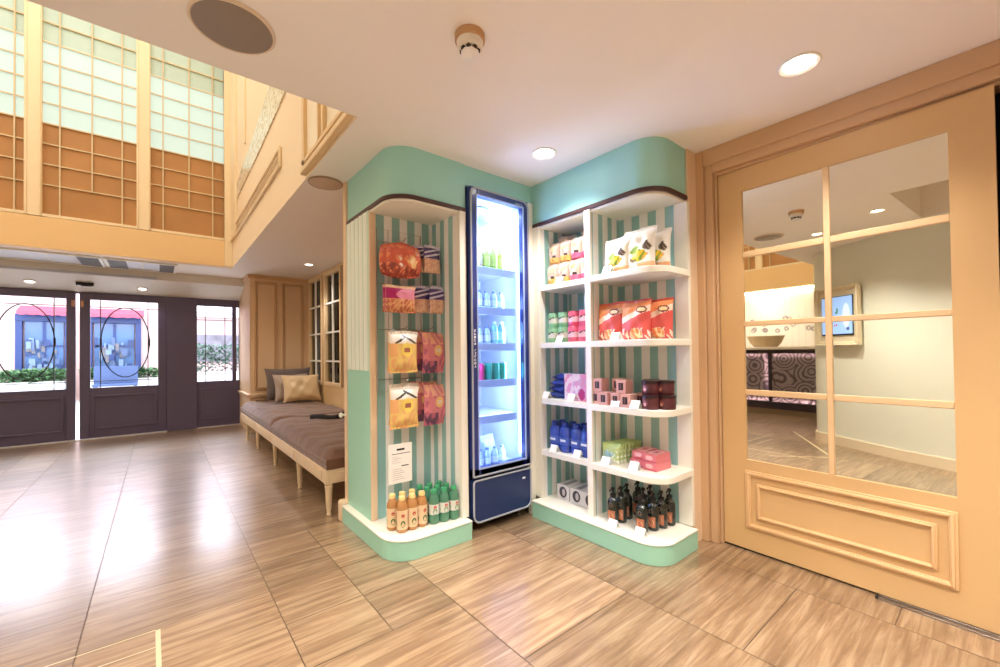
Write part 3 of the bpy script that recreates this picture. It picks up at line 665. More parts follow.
def downlight(x, y, z, r, power, label, tilt=None, spot=120, pm=None, group='recessed downlights'):
    t = root('downlight', (x, y, z), label, 'ceiling light', group, local=True)
    MB().lathe([(r, 0), (r*1.03, -.004), (r*.96, -.009), (r*.80, -.004), (r*.76, -.001)], 32).build('rim', mLampRim, t)
    MB().lathe([(r*.78, -.0015), (r*.5, -.004), (0, -.005)], 28).build('lamp', mLampDim if tilt else mLampOn, t)
    if tilt: t.rotation_euler = tilt
    if power:
        l = bpy.data.lights.new('downlight_lamp', 'SPOT'); l.energy = power; l.color = lin('FFF9F2'); l.spot_size = math.radians(spot); l.spot_blend = .8; l.shadow_soft_size = .06
        o = bpy.data.objects.new('downlight_lamp', l); COL.objects.link(o); o.location = (x, y, z-.03)
    return t
downlight(2.187, .562, H, .078, 62, 'bright round downlight in front of the mirrored door')
downlight(1.885, 1.838, H, .078, 70, 'small round downlight over the fridge corner')
downlight(1.62, 6.15, H, .06, 40, 'round downlight above the bench pillows')
for x, y, lb in ((.35, .9, 'round downlight seen only in the mirror, left of the smoke detector'), (1.3, .1, 'added fill downlight above the right of the camera'), (1.6, -1.3, 'added fill downlight behind the camera by the right wall'), (1.35, -.55, 'added fill downlight behind the camera, right of the ceiling recess'), (-.1, 1.5, 'added fill downlight above the left of the camera'), (-1.0, 8.2, ''),):  # unseen downlights, added to fill the room around the camera
    if y < 5: downlight(x, y, H, .055, 110, lb)
sl = math.atan2(2.33-2.155, .51)
for x, lb in ((-1.33, 'left bulkhead downlight above the entrance doors'), (-.19, 'right bulkhead downlight above the entrance doors')):
    downlight(x, 8.26, 2.33-.31*math.tan(sl)-.003, .062, 10, lb, (-sl, 0, 0))
t = root('door_sensor', (-.80, 8.2, 2.24), 'black automatic door sensor on the bulkhead above the door gap', 'sensor', local=True)
t.rotation_euler = (-sl, 0, 0)
b = MB(); b.prism([(-.02, .01), (.02, .01), (.026, -.012), (.012, -.035), (-.02, -.03)], -.09, .09, 0, 'X'); b.build('housing', mBlack, t, bevel=.004)
b = MB(); b.box(-.07, .07, -.012, .014, -.039, -.030); b.build('lens', M('smoked lens', '2C2A30', .1), t)
# air diffuser panels in the ceiling before the entrance
mPan = M('cool white diffuser', 'DDE2EE', .35); mGril = M('grey diffuser slats', '8D929E', .5)
for (x0, x1, g0, lb) in ((-1.55, -.56, False, 'long pale ceiling air diffuser at the left edge before the entrance'), (-.54, .20, True, 'pale ceiling air diffuser with grey grilles before the entrance')):
    t = root('air_diffuser', ((x0+x1)/2, 7.6, H), lb, 'air diffuser', 'diffusers above the entrance')
    b = MB()
    for q in ((x0, x0+.03, 7.18, 7.90), (x1-.03, x1, 7.18, 7.90), (x0+.03, x1-.03, 7.18, 7.21), (x0+.03, x1-.03, 7.87, 7.90)): b.box(*q, H-.022, H)
    b.build('frame', mWhite, t, bevel=.003)
    b = MB(); b.box(x0+.03, x1-.03, 7.21, 7.87, H-.008, H-.001); b.build('panel', mPan, t)
    for (p, q) in (((x0+.03, x0+.21), (x1-.19, x1-.03)) if g0 else ((x1-.23, x1-.03),)):
        b = MB(); b.box(p, q, 7.21, 7.87, H-.011, H-.008)
        for k in range(11): b.box(p, q, 7.23+.06*k, 7.25+.06*k, H-.02, H-.010)
        b.build('grille', mGril, t)
    b = MB(); b.box((x0+x1)/2-.006, (x0+x1)/2+.006, 7.21, 7.87, H-.018, H-.007); b.build('divider_bar', mWhite, t)
# ================================================================ goods
def paint(*hx, rough=.35): return [M('print '+h, h, rough, var=.05, scale=30) for h in hx]
PAL = {}
def P(h, rough=.33):
    if (h, rough) not in PAL: PAL[(h, rough)] = M('print '+h.lower(), h, rough, var=.06, scale=25)
    return PAL[(h, rough)]
def bag_mesh(w, h, d, pat, nx=44, nz=56, seed=0, stand=True, tri=.05):
    """filled foil bag: two pillowed faces meeting in crimped seams; front faces -y; pat(u,v) gives the print"""
    rnd = random.Random(seed); ph = [rnd.uniform(0, 6) for _ in range(6)]
    v = []; f = []; ms = []
    def pos(i, j, sg):
        u, t = 2*i/nx-1, j/nz
        s = min(1, max(0, (t-tri)/.22)); s2 = min(1, max(0, (1-tri-t)/.22)); s = math.sin(s*PI/2); s2 = math.sin(s2*PI/2)
        if stand: s = max(s, min(1, t*9)*.8)
        prof = s*s2*max(0, 1-abs(u)**2.6)**.6
        x = u*w/2*(1-.055*s*s2) + .004*math.sin(7*t+ph[0])*(1-s2)
        y = sg*d/2*prof + sg*.045*d*prof*(math.sin(9*u+6*t+ph[1])+math.sin(13*t-5*u+ph[2]))
        if prof == 0: y = .0025*sg + .002*math.sin(26*u+ph[3])
        z = h*t - .012*h*math.cos(3*u+ph[4])*(1-s2)
        return (x, y, max(0, z))
    k = 0
    for sg in (-1, 1):
        for j in range(nz+1):
            for i in range(nx+1): v.append(pos(i, j, sg))
    q = (nx+1)*(nz+1)
    for s_ in (0, 1):
        for j in range(nz):
            for i in range(nx):
                a = s_*q+j*(nx+1)+i; c = (a, a+1, a+nx+2, a+nx+1); f.append(c if s_ == 0 else c[::-1])
                ms.append(pat(2*(i+.5)/nx-1, (j+.5)/nz, s_))
    ring = [i for i in range(nx+1)] + [j*(nx+1)+nx for j in range(1, nz+1)] + [nz*(nx+1)+i for i in range(nx-1, -1, -1)] + [j*(nx+1) for j in range(nz-1, 0, -1)]
    n = len(ring)
    for i in range(n): f.append((ring[(i+1) % n], ring[i], q+ring[i], q+ring[(i+1) % n])); ms.append(0)
    return MB().add(v, f, ms)
def ell(u, v, cu, cv, ru, rv): return ((u-cu)/ru)**2+((v-cv)/rv)**2 < 1
def nz_(u, v, k): return math.sin(7.3*u*k+2*math.sin(5*v*k))*math.sin(8.1*v*k+1.7*math.sin(4*u*k))
# palettes (index 0 is the ground colour)
def pat_yellow(u, v, b):
    if b: return 0
    if v > .95: return 1
    if ell(u, v, .12, .56, .40, .17): return 4 if (abs(u-.15) < .22 and abs(v-.56) < .055) else 3
    if v > .72:
        if abs(v-.86-.22*u) < .028 and u < .05: return 2
        if abs(v-.86+.20*u-.02) < .03 and u > -.15: return 2
        return 1
    if v < .45 and nz_(u, v, 1.6) > .12: return 5
    if u < -.55 and v > .40: return 5
    return 0
C_yellow = ('EDC776', 'F6EFE4', '342A2C', 'F7D968', 'A86450', 'EDB074')
def pat_pink(u, v, b):
    if b: return 0
    if ell(u, v, .1, .56, .34, .14): return 4 if abs(u-.1) < .2 and abs(v-.56) < .045 else 3
    if v < .30 and u < .0: return 5 if nz_(u, v, 1.2) > -.1 else 1
    if v > .72: return 2 if nz_(u, v, 1.3) > -.15 else 0
    if nz_(u, v, 1.5) > .35: return 1
    return 0
C_pink = ('DE8490', 'C0647F', 'F0B294', 'F5CB84', 'F5E2D2', '6A3E62')
def pat_purple(u, v, b):
    if b: return 0
    if v > .9: return 1
    if v > .5:
        if abs(v-.80-.1*u) < .03 or abs(v-.64-.1*u) < .035: return 1
        return 0
    return 3 if nz_(u, v, 2) > .1 else 2
C_purple = ('54477E', 'DAD2E6', 'E2AE98', 'F0C8AA')
def pat_rose(u, v, b):
    if b: return 0
    if v > .90: return 4
    if v > .5: return 1 if u+.25*math.sin(12*v) < -.2 else 0
    return 3 if nz_(u, v, 2) > .05 else 2
C_rose = ('E58AA6', 'B01F63', 'E0A36E', 'C26A4C', 'F2CDA8')
def pat_red(u, v, b):
    if b: return 0
    if ell(u, v, .25, .45, .28, .2): return 3 if nz_(u, v, 1.6) > -.2 else 2
    if ell(u, v, -.5, .52, .2, .1) or ell(u, v, .6, .74, .16, .08): return 5 if nz_(u, v, 2.4) > .1 else 2
    if v < .38+.08*math.sin(4*u): return 1 if nz_(u, v, 1.6) > .1 else (4 if nz_(u, v, 2.6) > -.3 else 2)
    if nz_(u, v, 1.3) > .45: return 2
    if ell(u, v, -.4, .3, .12, .08) or ell(u, v, .75, .25, .15, .1): return 5
    return 0
C_red = ('D46148', '9A4436', 'E58A5C', 'F0C07A', 'BE5844', 'F4DEC8')
def pat_white(u, v, b):
    if b: return 0
    q = .09*math.sin(11*u+3)*math.sin(23*v); p = .05*math.sin(9*v+4*u)
    if ell(u+q, v+p*.5, .15, .32, .46, .12): return 2 if nz_(u, v, 1.6) > .45 else (4 if nz_(u+.3, v, 2.2) > .5 else 1)
    if ell(u+q, v+p, -.1, .45, .34, .05): return 2
    if ell(u-q, v+p, .58, .58, .26, .13): return 3 if nz_(u, v, 2.6) > -.2 else 5
    if v < .16: return 4 if u > .0 else 0
    if ell(u, v, -.25, .24, .18, .06): return 5
    return 0
C_white = ('F7F3EA', 'F2CB3E', '86A63A', '5A4A3C', 'EFB083', '9A8A78')
def pat_orange(u, v, b):
    if b: return 0
    if v > .95: return 5
    w = v-.62-.16*u
    if ell(u, v, .52, .74, .34, .09): return 4 if ell(u, v, .52, .74, .26, .05) else 3
    if abs(w) < .075: return 2
    if w > 0: return 1
    if ell(u, v, .15, .15, .42, .13): return 4 if nz_(u, v, 1.5) < .1 else 1
    if v < .28 and nz_(u, v, 1.7) > .1: return 2
    return 0
C_orange = ('E2605A', 'F39A62', 'F6DFCB', '8E4640', 'F4E2B0', 'D05A48')
def mats(c): return [P(h) for h in c]
def proto_bag(nm, w, h, d, pat, cols, seed, stand): return bag_mesh(w, h, d, pat, seed=seed, stand=stand).build(nm, mats(cols))
def place(o, loc, rz=0, rx=0, label=None, cat=None, group=None):
    o.location = loc; o.rotation_euler = (rx, 0, rz); return tag(o, label, cat, group)
def cp(o):
    c = o.copy(); COL.objects.link(c); return c

# ---- left niche: wire rack with hanging bags
RK = root('wire_rack', (1.25, 2.60, .7), 'thin grey wire rack on the striped niche back, carrying the hanging snack bags', 'rack')
wr = MB()
for pts in ([(1.10, 2.60, .95), (1.10, 2.60, 2.02), (1.42, 2.60, 2.02), (1.42, 2.60, .95)],): wr.tube(pts, .0035, 6, closed=True)
for x in (1.18, 1.26, 1.34): wr.tube([(x, 2.60, .95), (x, 2.60, 2.02)], .002, 6)
for z in (1.94, 1.66, 1.36, 1.03): wr.tube([(1.10, 2.604, z), (1.42, 2.604, z)], .0025, 6)
wr.build('grid', mSteel, RK)
hooks = ((1.225, 1.925), (1.40, 1.925), (1.215, 1.645), (1.415, 1.645), (1.23, 1.36), (1.42, 1.36), (1.232, 1.02), (1.42, 1.02))
for x, z in hooks:
    MB().tube([(x, 2.60, z), (x, 2.45, z+.004), (x, 2.435, z+.016)], .0025, 6).build('hook', mSteel, RK)
GH = 'snack bags hanging in the left niche'
yA = proto_bag('snack_bag', .205, .265, .055, pat_yellow, C_yellow, 1, False)
pA = proto_bag('snack_bag', .205, .27, .055, pat_pink, C_pink, 2, False)
vA = proto_bag('snack_bag', .135, .185, .05, pat_purple, C_purple, 3, False)
rA = proto_bag('snack_bag', .215, .175, .06, pat_rose, C_rose, 4, False)
redA = proto_bag('snack_bag', .262, .21, .115, pat_red, C_red, 5, False)
for v_ in redA.data.vertices:
    t_ = abs(v_.co.z/.105-1); v_.co.x *= 1-.20*t_**3
    v_.co.z += .010*math.cos(v_.co.x*24)*(1 if v_.co.z > .105 else -1)*t_
hang = [
 (redA, 1.225, 2.462, 1.692, .05, 'big red orange snack bag hanging at the top left of the niche'),
 (redA, 1.222, 2.550, 1.706, -.06, 'red orange snack bag hanging right behind the big top left one'),
 (vA, 1.438, 2.475, 1.745, .12, 'small purple and white snack bag hanging top right in the niche, front one'),
 (vA, 1.395, 2.535, 1.752, -.25, 'purple snack bag behind the front one at the top right of the niche'),
 (rA, 1.205, 2.475, 1.462, .03, 'magenta and tan snack bag hanging in the second row, left, front one'),
 (rA, 1.222, 2.545, 1.472, -.08, 'magenta snack bag behind the front one in the second row'),
 (vA, 1.478, 2.475, 1.470, .10, 'purple and white noodle snack bag in the second row, right, front one'),
 (vA, 1.385, 2.53, 1.475, -.3, 'purple crinkled snack bag peeking out left of its second row neighbour'),
 (yA, 1.225, 2.480, 1.075, .04, 'yellow chip bag with black slashes in the third row, front one'),
 (yA, 1.252, 2.55, 1.085, -.06, 'yellow chip bag behind the front one of the third row'),
 (pA, 1.458, 2.480, 1.066, .08, 'pink chip bag in the third row, right, front one'),
 (pA, 1.40, 2.55, 1.08, -.1, 'pink chip bag behind the front one of the third row'),
 (yA, 1.228, 2.480, .718, .02, 'yellow chip bag with black slashes in the lowest row, front one'),
 (yA, 1.258, 2.55, .735, -.05, 'yellow chip bag behind the front one of the lowest row'),
 (pA, 1.464, 2.480, .716, .10, 'pink chip bag in the lowest row, right, front one'),
 (pA, 1.405, 2.55, .735, -.1, 'pink chip bag behind the front one of the lowest row')]
seen = set()
for o, x, y, z, rz, lb in hang:
    c = o if o.name not in seen else cp(o); seen.add(o.name)
    place(c, (x, y, z), rz, 0, lb, 'snack bag', GH)
# ---- paper sheet in a clear stand
SG = root('notice_stand', (1.193, 2.478, .122), 'white printed sheet in a clear stand behind the amber tea bottles', 'notice')
b = MB(); b.box(1.108, 1.278, 2.474, 2.478, .13, .628); b.build('clear_panel', glass('clear acrylic', 'F4FAF7', .1), SG)
b = MB(); b.box(1.108, 1.278, 2.455, 2.50, .122, .130); b.build('base', M('clear acrylic foot', 'DDE8E2', .1), SG, bevel=.002)
b = MB(); b.box(1.112, 1.274, 2.472, 2.4735, .375, .625, 0)
def ln(x0, x1, z, t, mi): b.box(x0, x1, 2.4712, 2.4721, z-t, z+t, mi)
ln(1.168, 1.222, .588, .006, 1); ln(1.135, 1.262, .562, .0018, 1)
for k in range(4): ln(1.135, 1.18+.02*(k % 2), .542-.012*k, .0012, 2); 
ln(1.20, 1.25, .482, .003, 1)
for k in range(6): ln(1.14, 1.20+.012*(k % 3), .465-.013*k, .0012, 2)
b.build('paper_sheet', [M('white paper', 'F6F1EA', .6), M('black print', '24201E', .6), M('grey print', 'B9B2AA', .6)], SG)
# ---- drink bottles (proto: body, cap, label)
def bottle_proto(nm, prof, cap, lab, cb, ccap, clab, rough=.15, dot=None, trans=.0):
    r = root(nm, (0, 0, 0), local=True)
    MB().lathe(prof, 18).build('body', cb, r, smooth=50)
    MB().lathe(cap, 18).build('cap', ccap, r, smooth=40)
    if lab:
        r_, z0, z1 = lab
        mb = MB().lathe([(r_-.002, z0-.001), (r_, z0), (r_, z1), (r_-.002, z1+.001)], 24)
        if dot:
            for i in range(4):   # round printed mark on each side of the sleeve
                a = -PI/2+i*PI/2; cz = z0+.72*(z1-z0); pts = []
                for k in range(13):
                    t = 2*PI*k/12; aa = a+.30*math.cos(t)*1.0
                    pts.append(((r_+.0006)*math.cos(aa), (r_+.0006)*math.sin(aa), cz+.011*math.sin(t)))
                mb.add(pts[:12], [tuple(range(12))], 1)
                pts = []
                for k in range(12):
                    t = 2*PI*k/12; aa = a+.42*math.cos(t); pts.append(((r_+.0006)*math.cos(aa), (r_+.0006)*math.sin(aa), z0+.30*(z1-z0)+.020*math.sin(t)))
                mb.add(pts, [tuple(range(12))], 2)
        mb.build('label', clab, r, smooth=30)
    return r
tp = [(.026, 0), (.033, .006), (.034, .012), (.034, .055), (.032, .060), (.034, .066), (.034, .142), (.032, .158), (.024, .178), (.0165, .188), (.016, .194)]
capP = [(.0165, .188), (.0195, .190), (.0195, .210), (.017, .214), (0, .2145)]
tea = bottle_proto('drink_bottle', tp, capP, (.0346, .022, .135), M('amber tea', 'B9824C', .12, var=.15, coat=.5), P('F0CF8A'), [P('E2C299'), P('B5322A'), P('4E6A3A')], dot=True)
grn = bottle_proto('drink_bottle', tp, capP, (.0346, .062, .125), M('green tea bottle', '4E8468', .12, var=.15, coat=.5), P('3F9A6A'), [P('D2D4C8'), P('C2453A'), P('7FA07A')], dot=True)
first = {}
def put(proto, loc, rz, label, group, cat):
    r = proto if proto.name not in first else dup(proto, loc, rz); first[proto.name] = 1
    r.location = loc; r.rotation_euler = (0, 0, rz); return tag(r, label, cat, group)
words = ('left', 'middle', 'right'); rows = ('front', 'second', 'rear')
for j in range(2):
    for i in range(3):
        put(tea, (1.140+.067*i-.030*j, 2.345+.072*j, .122), -.3+.2*i, 'amber tea bottle with yellow cap, %s one of the %s row' % (words[i], rows[j]), 'amber tea bottles in the left niche', 'bottle')
for j in range(3):
    for i in range(3):
        put(grn, (1.352+.068*i-.012*j, 2.330+.070*j-.010*i, .122), -.3+.2*i, 'green bottle with pale label, %s one of the %s row in the niche' % (words[i], rows[j]), 'green bottles in the left niche', 'bottle')

# ---- right shelving, upper left: small cup snacks in two layers
RZ = -PI/2
def cup_mesh(w, h, d, cols, seed):
    def pat(u, v, b):
        if b: return 0
        if v < .30: return 1
        if abs(u-.35) < .3 and abs(v-.36) < .06: return 2
        if v > .62 and ell(u, v, .1, .74, .6, .16): return 3
        return 0
    return bag_mesh(w, h, d, pat, 30, 36, seed, True, .04).build('snack_pouch', [P(h_) for h_ in cols])
cA = cup_mesh(.103, .160, .07, ('CDB2A2', 'E3AE5C', '4A3A3A', 'E6CCA2'), 11); cB = cup_mesh(.103, .160, .07, ('CDB6A4', 'DB6486', '4A3A3A', 'D9C98E'), 12)
G1 = 'small snack pouches on the top inner shelf'
ys = (2.145, 2.037, 1.930, 1.828); nth = ('first', 'second', 'third', 'fourth')
used = set()
for lay in range(2):
    for i, y in enumerate(ys):
        o = cA if i < 2 else cB; c = o if o.name not in used else cp(o); used.add(o.name)
        place(c, (2.285+.02*lay, y, 1.690+.158*lay), RZ+(.06 if i % 2 else -.05), 0, '%s %s pouch from the fridge on the top inner shelf, %s layer' % (nth[i], 'cream and yellow' if i < 2 else 'cream and pink', ('lower', 'upper')[lay]), 'snack pouch', G1)
for i, y in enumerate((2.10, 1.88)):
    c = cp(cA); place(c, (2.37, y, 1.690+.215), RZ+.3, 0, ('pale pouch standing behind the stack, nearer the fridge', 'pale pouch standing behind the stack, nearer the divider')[i], 'snack pouch', G1)
    c2 = cp(cA if i == 0 else cB)
    place(c2, (2.37, y, 1.690), RZ, 0, ('lower rear pouch of the stack, nearer the fridge', 'lower rear pouch of the stack, nearer the divider')[i], 'snack pouch', G1)
    c3 = cp(cA if i == 0 else cB); place(c3, (2.37, y, 1.690+.155), RZ, 0, ('middle rear pouch of the stack, nearer the fridge', 'middle rear pouch of the stack, nearer the divider')[i], 'snack pouch', G1)
# ---- upper right: three white bags
wb = proto_bag('snack_bag', .215, .258, .075, pat_white, C_white, 21, True)
for k, (x, y, rz, lb) in enumerate(((2.245, 1.565, RZ-.10, 'leftmost of the three white snack bags on the top outer shelf'), (2.270, 1.420, RZ+.06, 'middle and tallest looking white snack bag on the top outer shelf'), (2.35, 1.355, RZ+.10, 'rightmost white snack bag on the top outer shelf, half hidden'))):
    place(wb if k == 0 else cp(wb), (x, y, 1.690), rz, -.08, lb, 'snack bag', 'white snack bags on the top outer shelf').scale = ((.93, 1, .88), (1, 1, 1), (.86, 1, .96))[k]
# ---- second shelf: canned snacks and orange bags
def can_proto(nm, r, h, body, lid, band, strip):
    t = root(nm, (0, 0, 0), local=True)
    mb = MB().lathe([(r*.93, 0), (r, .004), (r, h*.3), (r, h*.31), (r, h*.66), (r, h*.67), (r, h-.006), (r*.95, h-.002)], 20, mi=[0, 0, 0, 1, 0, 0, 0])
    pts = []
    for k in range(9):
        a = PI*1.5-.55+1.1*k/8; pts.append(((r+.0008)*math.cos(a), (r+.0008)*math.sin(a), h*(.52+.016*k)))
    for k in range(8, -1, -1):
        a = PI*1.5-.55+1.1*k/8; pts.append(((r+.0008)*math.cos(a), (r+.0008)*math.sin(a), h*(.52+.016*k)+h*.10))
    mb.add(pts, [tuple(range(18))], 2)
    mb.build('tin', [body, band, strip], t, smooth=40)
    MB().lathe([(r*.97, h-.004), (r*.99, h), (r*.93, h+.004), (0, h+.004)], 20).build('lid', lid, t, smooth=40)
    return t
cg = can_proto('snack_tin', .044, .105, P('86B98C'), P('6EA680'), P('D9D3C4'), P('242021')); cr = can_proto('snack_tin', .044, .105, P('E0617E'), P('D0506E'), P('F0C6CC'), P('242021'))
for lay in range(2):
    for i in range(4):
        put(cg if i < 2 else cr, (2.265+.028*lay, 2.150-.098*i-.018*(1-lay)+.02*lay-(.02 if lay else 0), 1.267+.110*lay), RZ+.15, '%s tin from the fridge side on the second inner shelf, %s layer, %s' % (nth[i], ('lower', 'upper')[lay], 'green' if i < 2 else 'pink'), 'snack tins on the second inner shelf', 'tin')
for i in range(4):
    put(cg if i < 2 else cr, (2.37, 2.120-.098*i, 1.267), RZ, '%s rear tin from the fridge side, behind the front tins, %s' % (nth[i], 'green' if i < 2 else 'pink'), 'snack tins on the second inner shelf', 'tin')
ob = proto_bag('snack_bag', .20, .245, .075, pat_orange, C_orange, 31, True)
for k, (x, y, rz, lb) in enumerate(((2.27, 1.637, RZ-.05, 'leftmost orange and red chip bag on the second outer shelf'), (2.265, 1.445, RZ+.05, 'middle orange and red chip bag on the second outer shelf'), (2.335, 1.345, RZ+.10, 'rightmost orange and red chip bag on the second outer shelf'), (2.37, 1.55, RZ+.02, 'orange chip bag standing behind the gap of the front two'))):
    place(ob if k == 0 else cp(ob), (x, y, 1.267), rz, -.05, lb, 'chip bag', 'orange chip bags on the second outer shelf')
# ---- third shelf inner: blue packs and a pink box
def soft_pack(w, d, h, c0, c1, seed):
    mb = bag_mesh(w, d, h, lambda u, v, b: 1 if (abs(v-.5) < .16 or (abs(u) < .3 and v > .3 and b == 0)) else 0, 18, 16, seed, False, .05)
    mb.v = [(x, z-d/2, y+h/2) for x, y, z in mb.v]; return mb.build('soft_pack', [P(c0), P(c1)])
bp_ = soft_pack(.17, .115, .052, '2E3F8E', 'B7BCE6', 41)
for k in range(4):
    place(bp_ if k == 0 else cp(bp_), (2.31, 2.10-.012*k+(.012 if k == 1 else 0), .857+.043*k), RZ+.2*(-1)**k, 0, ('lowest', 'second lowest', 'second highest', 'topmost')[k]+' blue soft pack of the pile on the third inner shelf', 'pack', 'blue soft packs in a pile')
pb = MB()
def pat_box(mb, x0, x1, y, z0, z1, nx, nz, fn, off=0):
    for j in range(nz):
        for i in range(nx):
            a, c = x0+(x1-x0)*i/nx, x0+(x1-x0)*(i+1)/nx; e, g = z0+(z1-z0)*j/nz, z0+(z1-z0)*(j+1)/nz
            mb.add([(a, y, e), (c, y, e), (c, y, g), (a, y, g)], [(0, 1, 2, 3)], fn(2*(i+.5)/nx-1, (j+.5)/nz)+off)
pb.box(-.095, .095, -.0295, .03, 0, .185, 0)
pat_box(pb, -.095, .095, -.03, 0, .185, 24, 24, lambda u, v: 2 if ell(u, v, .55, .25, .3, .2) else (3 if nz_(u, v, 1.1) > .25 and u > -.5 else (1 if (u > .45 or nz_(u, v, .8) < -.45) else 0)))
o = pb.build('carton', [P('EBD3DC'), P('DE8DB0'), P('B2246E'), P('CFA0BE')])
place(o, (2.262, 1.905, .857), RZ+.06, 0, 'pink patterned carton beside the blue packs on the third inner shelf', 'carton')
# ---- third shelf outer: pale pink boxes and dark round tubs
def pbox(nm, w, d, h, c, win):
    t = root(nm, (0, 0, 0), local=True)
    MB().box(-w/2, w/2, -d/2, d/2, 0, h).build('carton', c, t, bevel=.003)
    b = MB(); b.box(-w*.24, w*.24, -d/2-.001, -d/2+.002, h*.24, h*.78, 0); b.box(-w*.10, w*.02, -d/2-.0016, -d/2, h*.3, h*.72, 1); b.build('window_print', win, t)
    return t
kb = pbox('gift_box', .066, .085, .082, P('D9A79E'), [P('3A2C34'), P('7A5A62')])
GB = 'pale pink boxes on the third outer shelf'
for (x, y, z, lb) in ((2.245, 1.727-.01, 0, 'lowest pale pink box beside the divider'), (2.225, 1.638, 0, 'second lower pale pink box from the divider'), (2.24, 1.694, 1, 'upper pale pink box beside the divider'), (2.33, 1.62, 0, 'rear lower pink box near the divider'), (2.33, 1.61, 1, 'shaded upper pink box between the two bright ones'),
                      (2.225, 1.548, 0, 'lower pale pink box behind the first price card'), (2.215, 1.470, 0, 'lower pale pink box right of the first price card'), (2.23, 1.508, 1, 'upper pale pink box right of the shaded one'), (2.33, 1.44, 0, 'rear lower pink box beside the dark tubs')):
    put(kb, (x, y, .857+.083*z), RZ+.05, lb+' on the third outer shelf', GB, 'box')
def tub(nm):
    t = root(nm, (0, 0, 0), local=True)
    MB().lathe([(.045, 0), (.048, .004), (.048, .066), (.046, .070)], 24).build('tub', M('dark plum tub', '5A2A30', .35, var=.1), t)
    MB().lathe([(.050, .066), (.051, .070), (.051, .080), (.047, .083), (0, .083)], 24).build('lid', M('black plum lid', '2E191E', .3), t)
    b = MB()
    for a0, mi in ((0, 0),):
        pts = [((.0486)*math.cos(-PI/2+.38*math.cos(2*PI*k/12)), .0486*math.sin(-PI/2+.38*math.cos(2*PI*k/12)), .034+.020*math.sin(2*PI*k/12)) for k in range(12)]
        b.add(pts, [tuple(range(12))], 0)
        pts = [((.0492)*math.cos(-PI/2+.2*math.cos(2*PI*k/12)), .0492*math.sin(-PI/2+.2*math.cos(2*PI*k/12)), .030+.010*math.sin(2*PI*k/12)) for k in range(12)]
        b.add(pts, [tuple(range(12))], 1)
    b.build('label', [P('8E4A4A'), P('E0A08C')], t)
    return t
tb = tub('dark_tub')
for (x, y, z, lb) in ((2.235, 1.335, 0, 'lower front dark tub beside the second price card'), (2.30, 1.268, 0, 'lower dark tub at the rounded shelf end'), (2.335, 1.385, 0, 'lower dark tub hidden at the back'), (2.258, 1.350, 1, 'upper dark tub above the front one'), (2.318, 1.284, 1, 'upper dark tub nearest the shelf end'), (2.35, 1.395, 1, 'upper dark tub at the back')):
    put(tb, (x, y, .857+.084*z), RZ-.2, lb+' on the third outer shelf', 'dark tubs on the third outer shelf', 'tub')
# ---- fourth shelf inner: blue mouthwash style bottles
bl = root('mouthwash_bottle', (0, 0, 0), local=True)
def oval_body(prof, sx, sy, n=20):
    mb = MB().lathe(prof, n); mb.v = [(x*sx, y*sy, z) for x, y, z in mb.v]; return mb
oval_body([(.030, 0), (.036, .006), (.038, .03), (.036, .09), (.038, .14), (.036, .165), (.026, .182), (.019, .186)], 1.30, .75).build('body', M('clear blue liquid', '2A49A8', .1, var=.1, coat=.6), bl, smooth=50)
MB().lathe([(.020, .184), (.026, .186), (.024, .212), (.020, .216), (0, .216)], 18).build('cap', M('deep blue cap', '223A92', .3), bl)
b = oval_body([(.0385, .055), (.0388, .056), (.0388, .108), (.0385, .109)], 1.30, .76); b.build('label', [P('3F5DB4')], bl, smooth=40)
b = MB()
b.box(-.025, .025, -.0300, -.027, .078, .094); b.build('label_band', P('E8EEF8'), bl)
for j in range(2):
    for i, y in enumerate((2.128, 2.030, 1.925, 1.840)):
        put(bl, (2.265+.065*j, y-.012*j, .476), RZ, '%s blue mouthwash bottle from the fridge side, %s row' % (nth[i], ('front', 'rear')[j]), 'blue mouthwash bottles on the fourth inner shelf', 'bottle')
# ---- fourth shelf outer: row of green packets, pink cartons
def packet(nm, w, d, h, c0, c1, c2):
    mb = bag_mesh(w, h, d, lambda u, v, b: (1 if (ell(u, v, -.1, .42, .72, .22) and nz_(u, v, 1.2) < .4) else (2 if (v < .2 or (v < .7 and nz_(u, v, 1.7) > .25)) else 0)) if b == 0 else (2 if nz_(u, v, 1.5) > .3 else 0), 30, 32, 51, True, .05)
    return mb.build(nm, [P(c0), P(c1), P(c2)])
gp_ = packet('tissue_packet', .135, .040, .128, 'B9D08C', '9CC3CF', 'F0F4E2')
for k in range(7):
    place(gp_ if k == 0 else cp(gp_), (2.265+.033*k, 1.640-.004*k, .476), RZ, -.02, '%s green packet from the front in the standing row on the fourth outer shelf' % ('first', 'second', 'third', 'fourth', 'fifth', 'sixth', 'rearmost')[k], 'packet', 'green packets standing in a row')
def carton(nm, w, d, h, c0, c1, c2):
    mb = MB().box(-w/2, w/2, -d/2, d/2, 0, h, 0)
    pat_box(mb, -w/2, w/2, -d/2-.0006, 0, h, 14, 10, lambda u, v: 1 if ell(u, v, -.1, .55, .55, .3) else (2 if v < .2 else 0))
    mb.box(-w*.36, w*.36, -d*.36, d*.36, h-.001, h+.0006, 1); mb.box(-w*.2, w*.2, -d*.2, d*.2, h, h+.0010, 2)
    return mb.build(nm, [P(c0), P(c1), P(c2)])
pk = carton('flat_carton', .088, .155, .048, 'DE7A82', 'F2BCBC', 'CB5A6C')
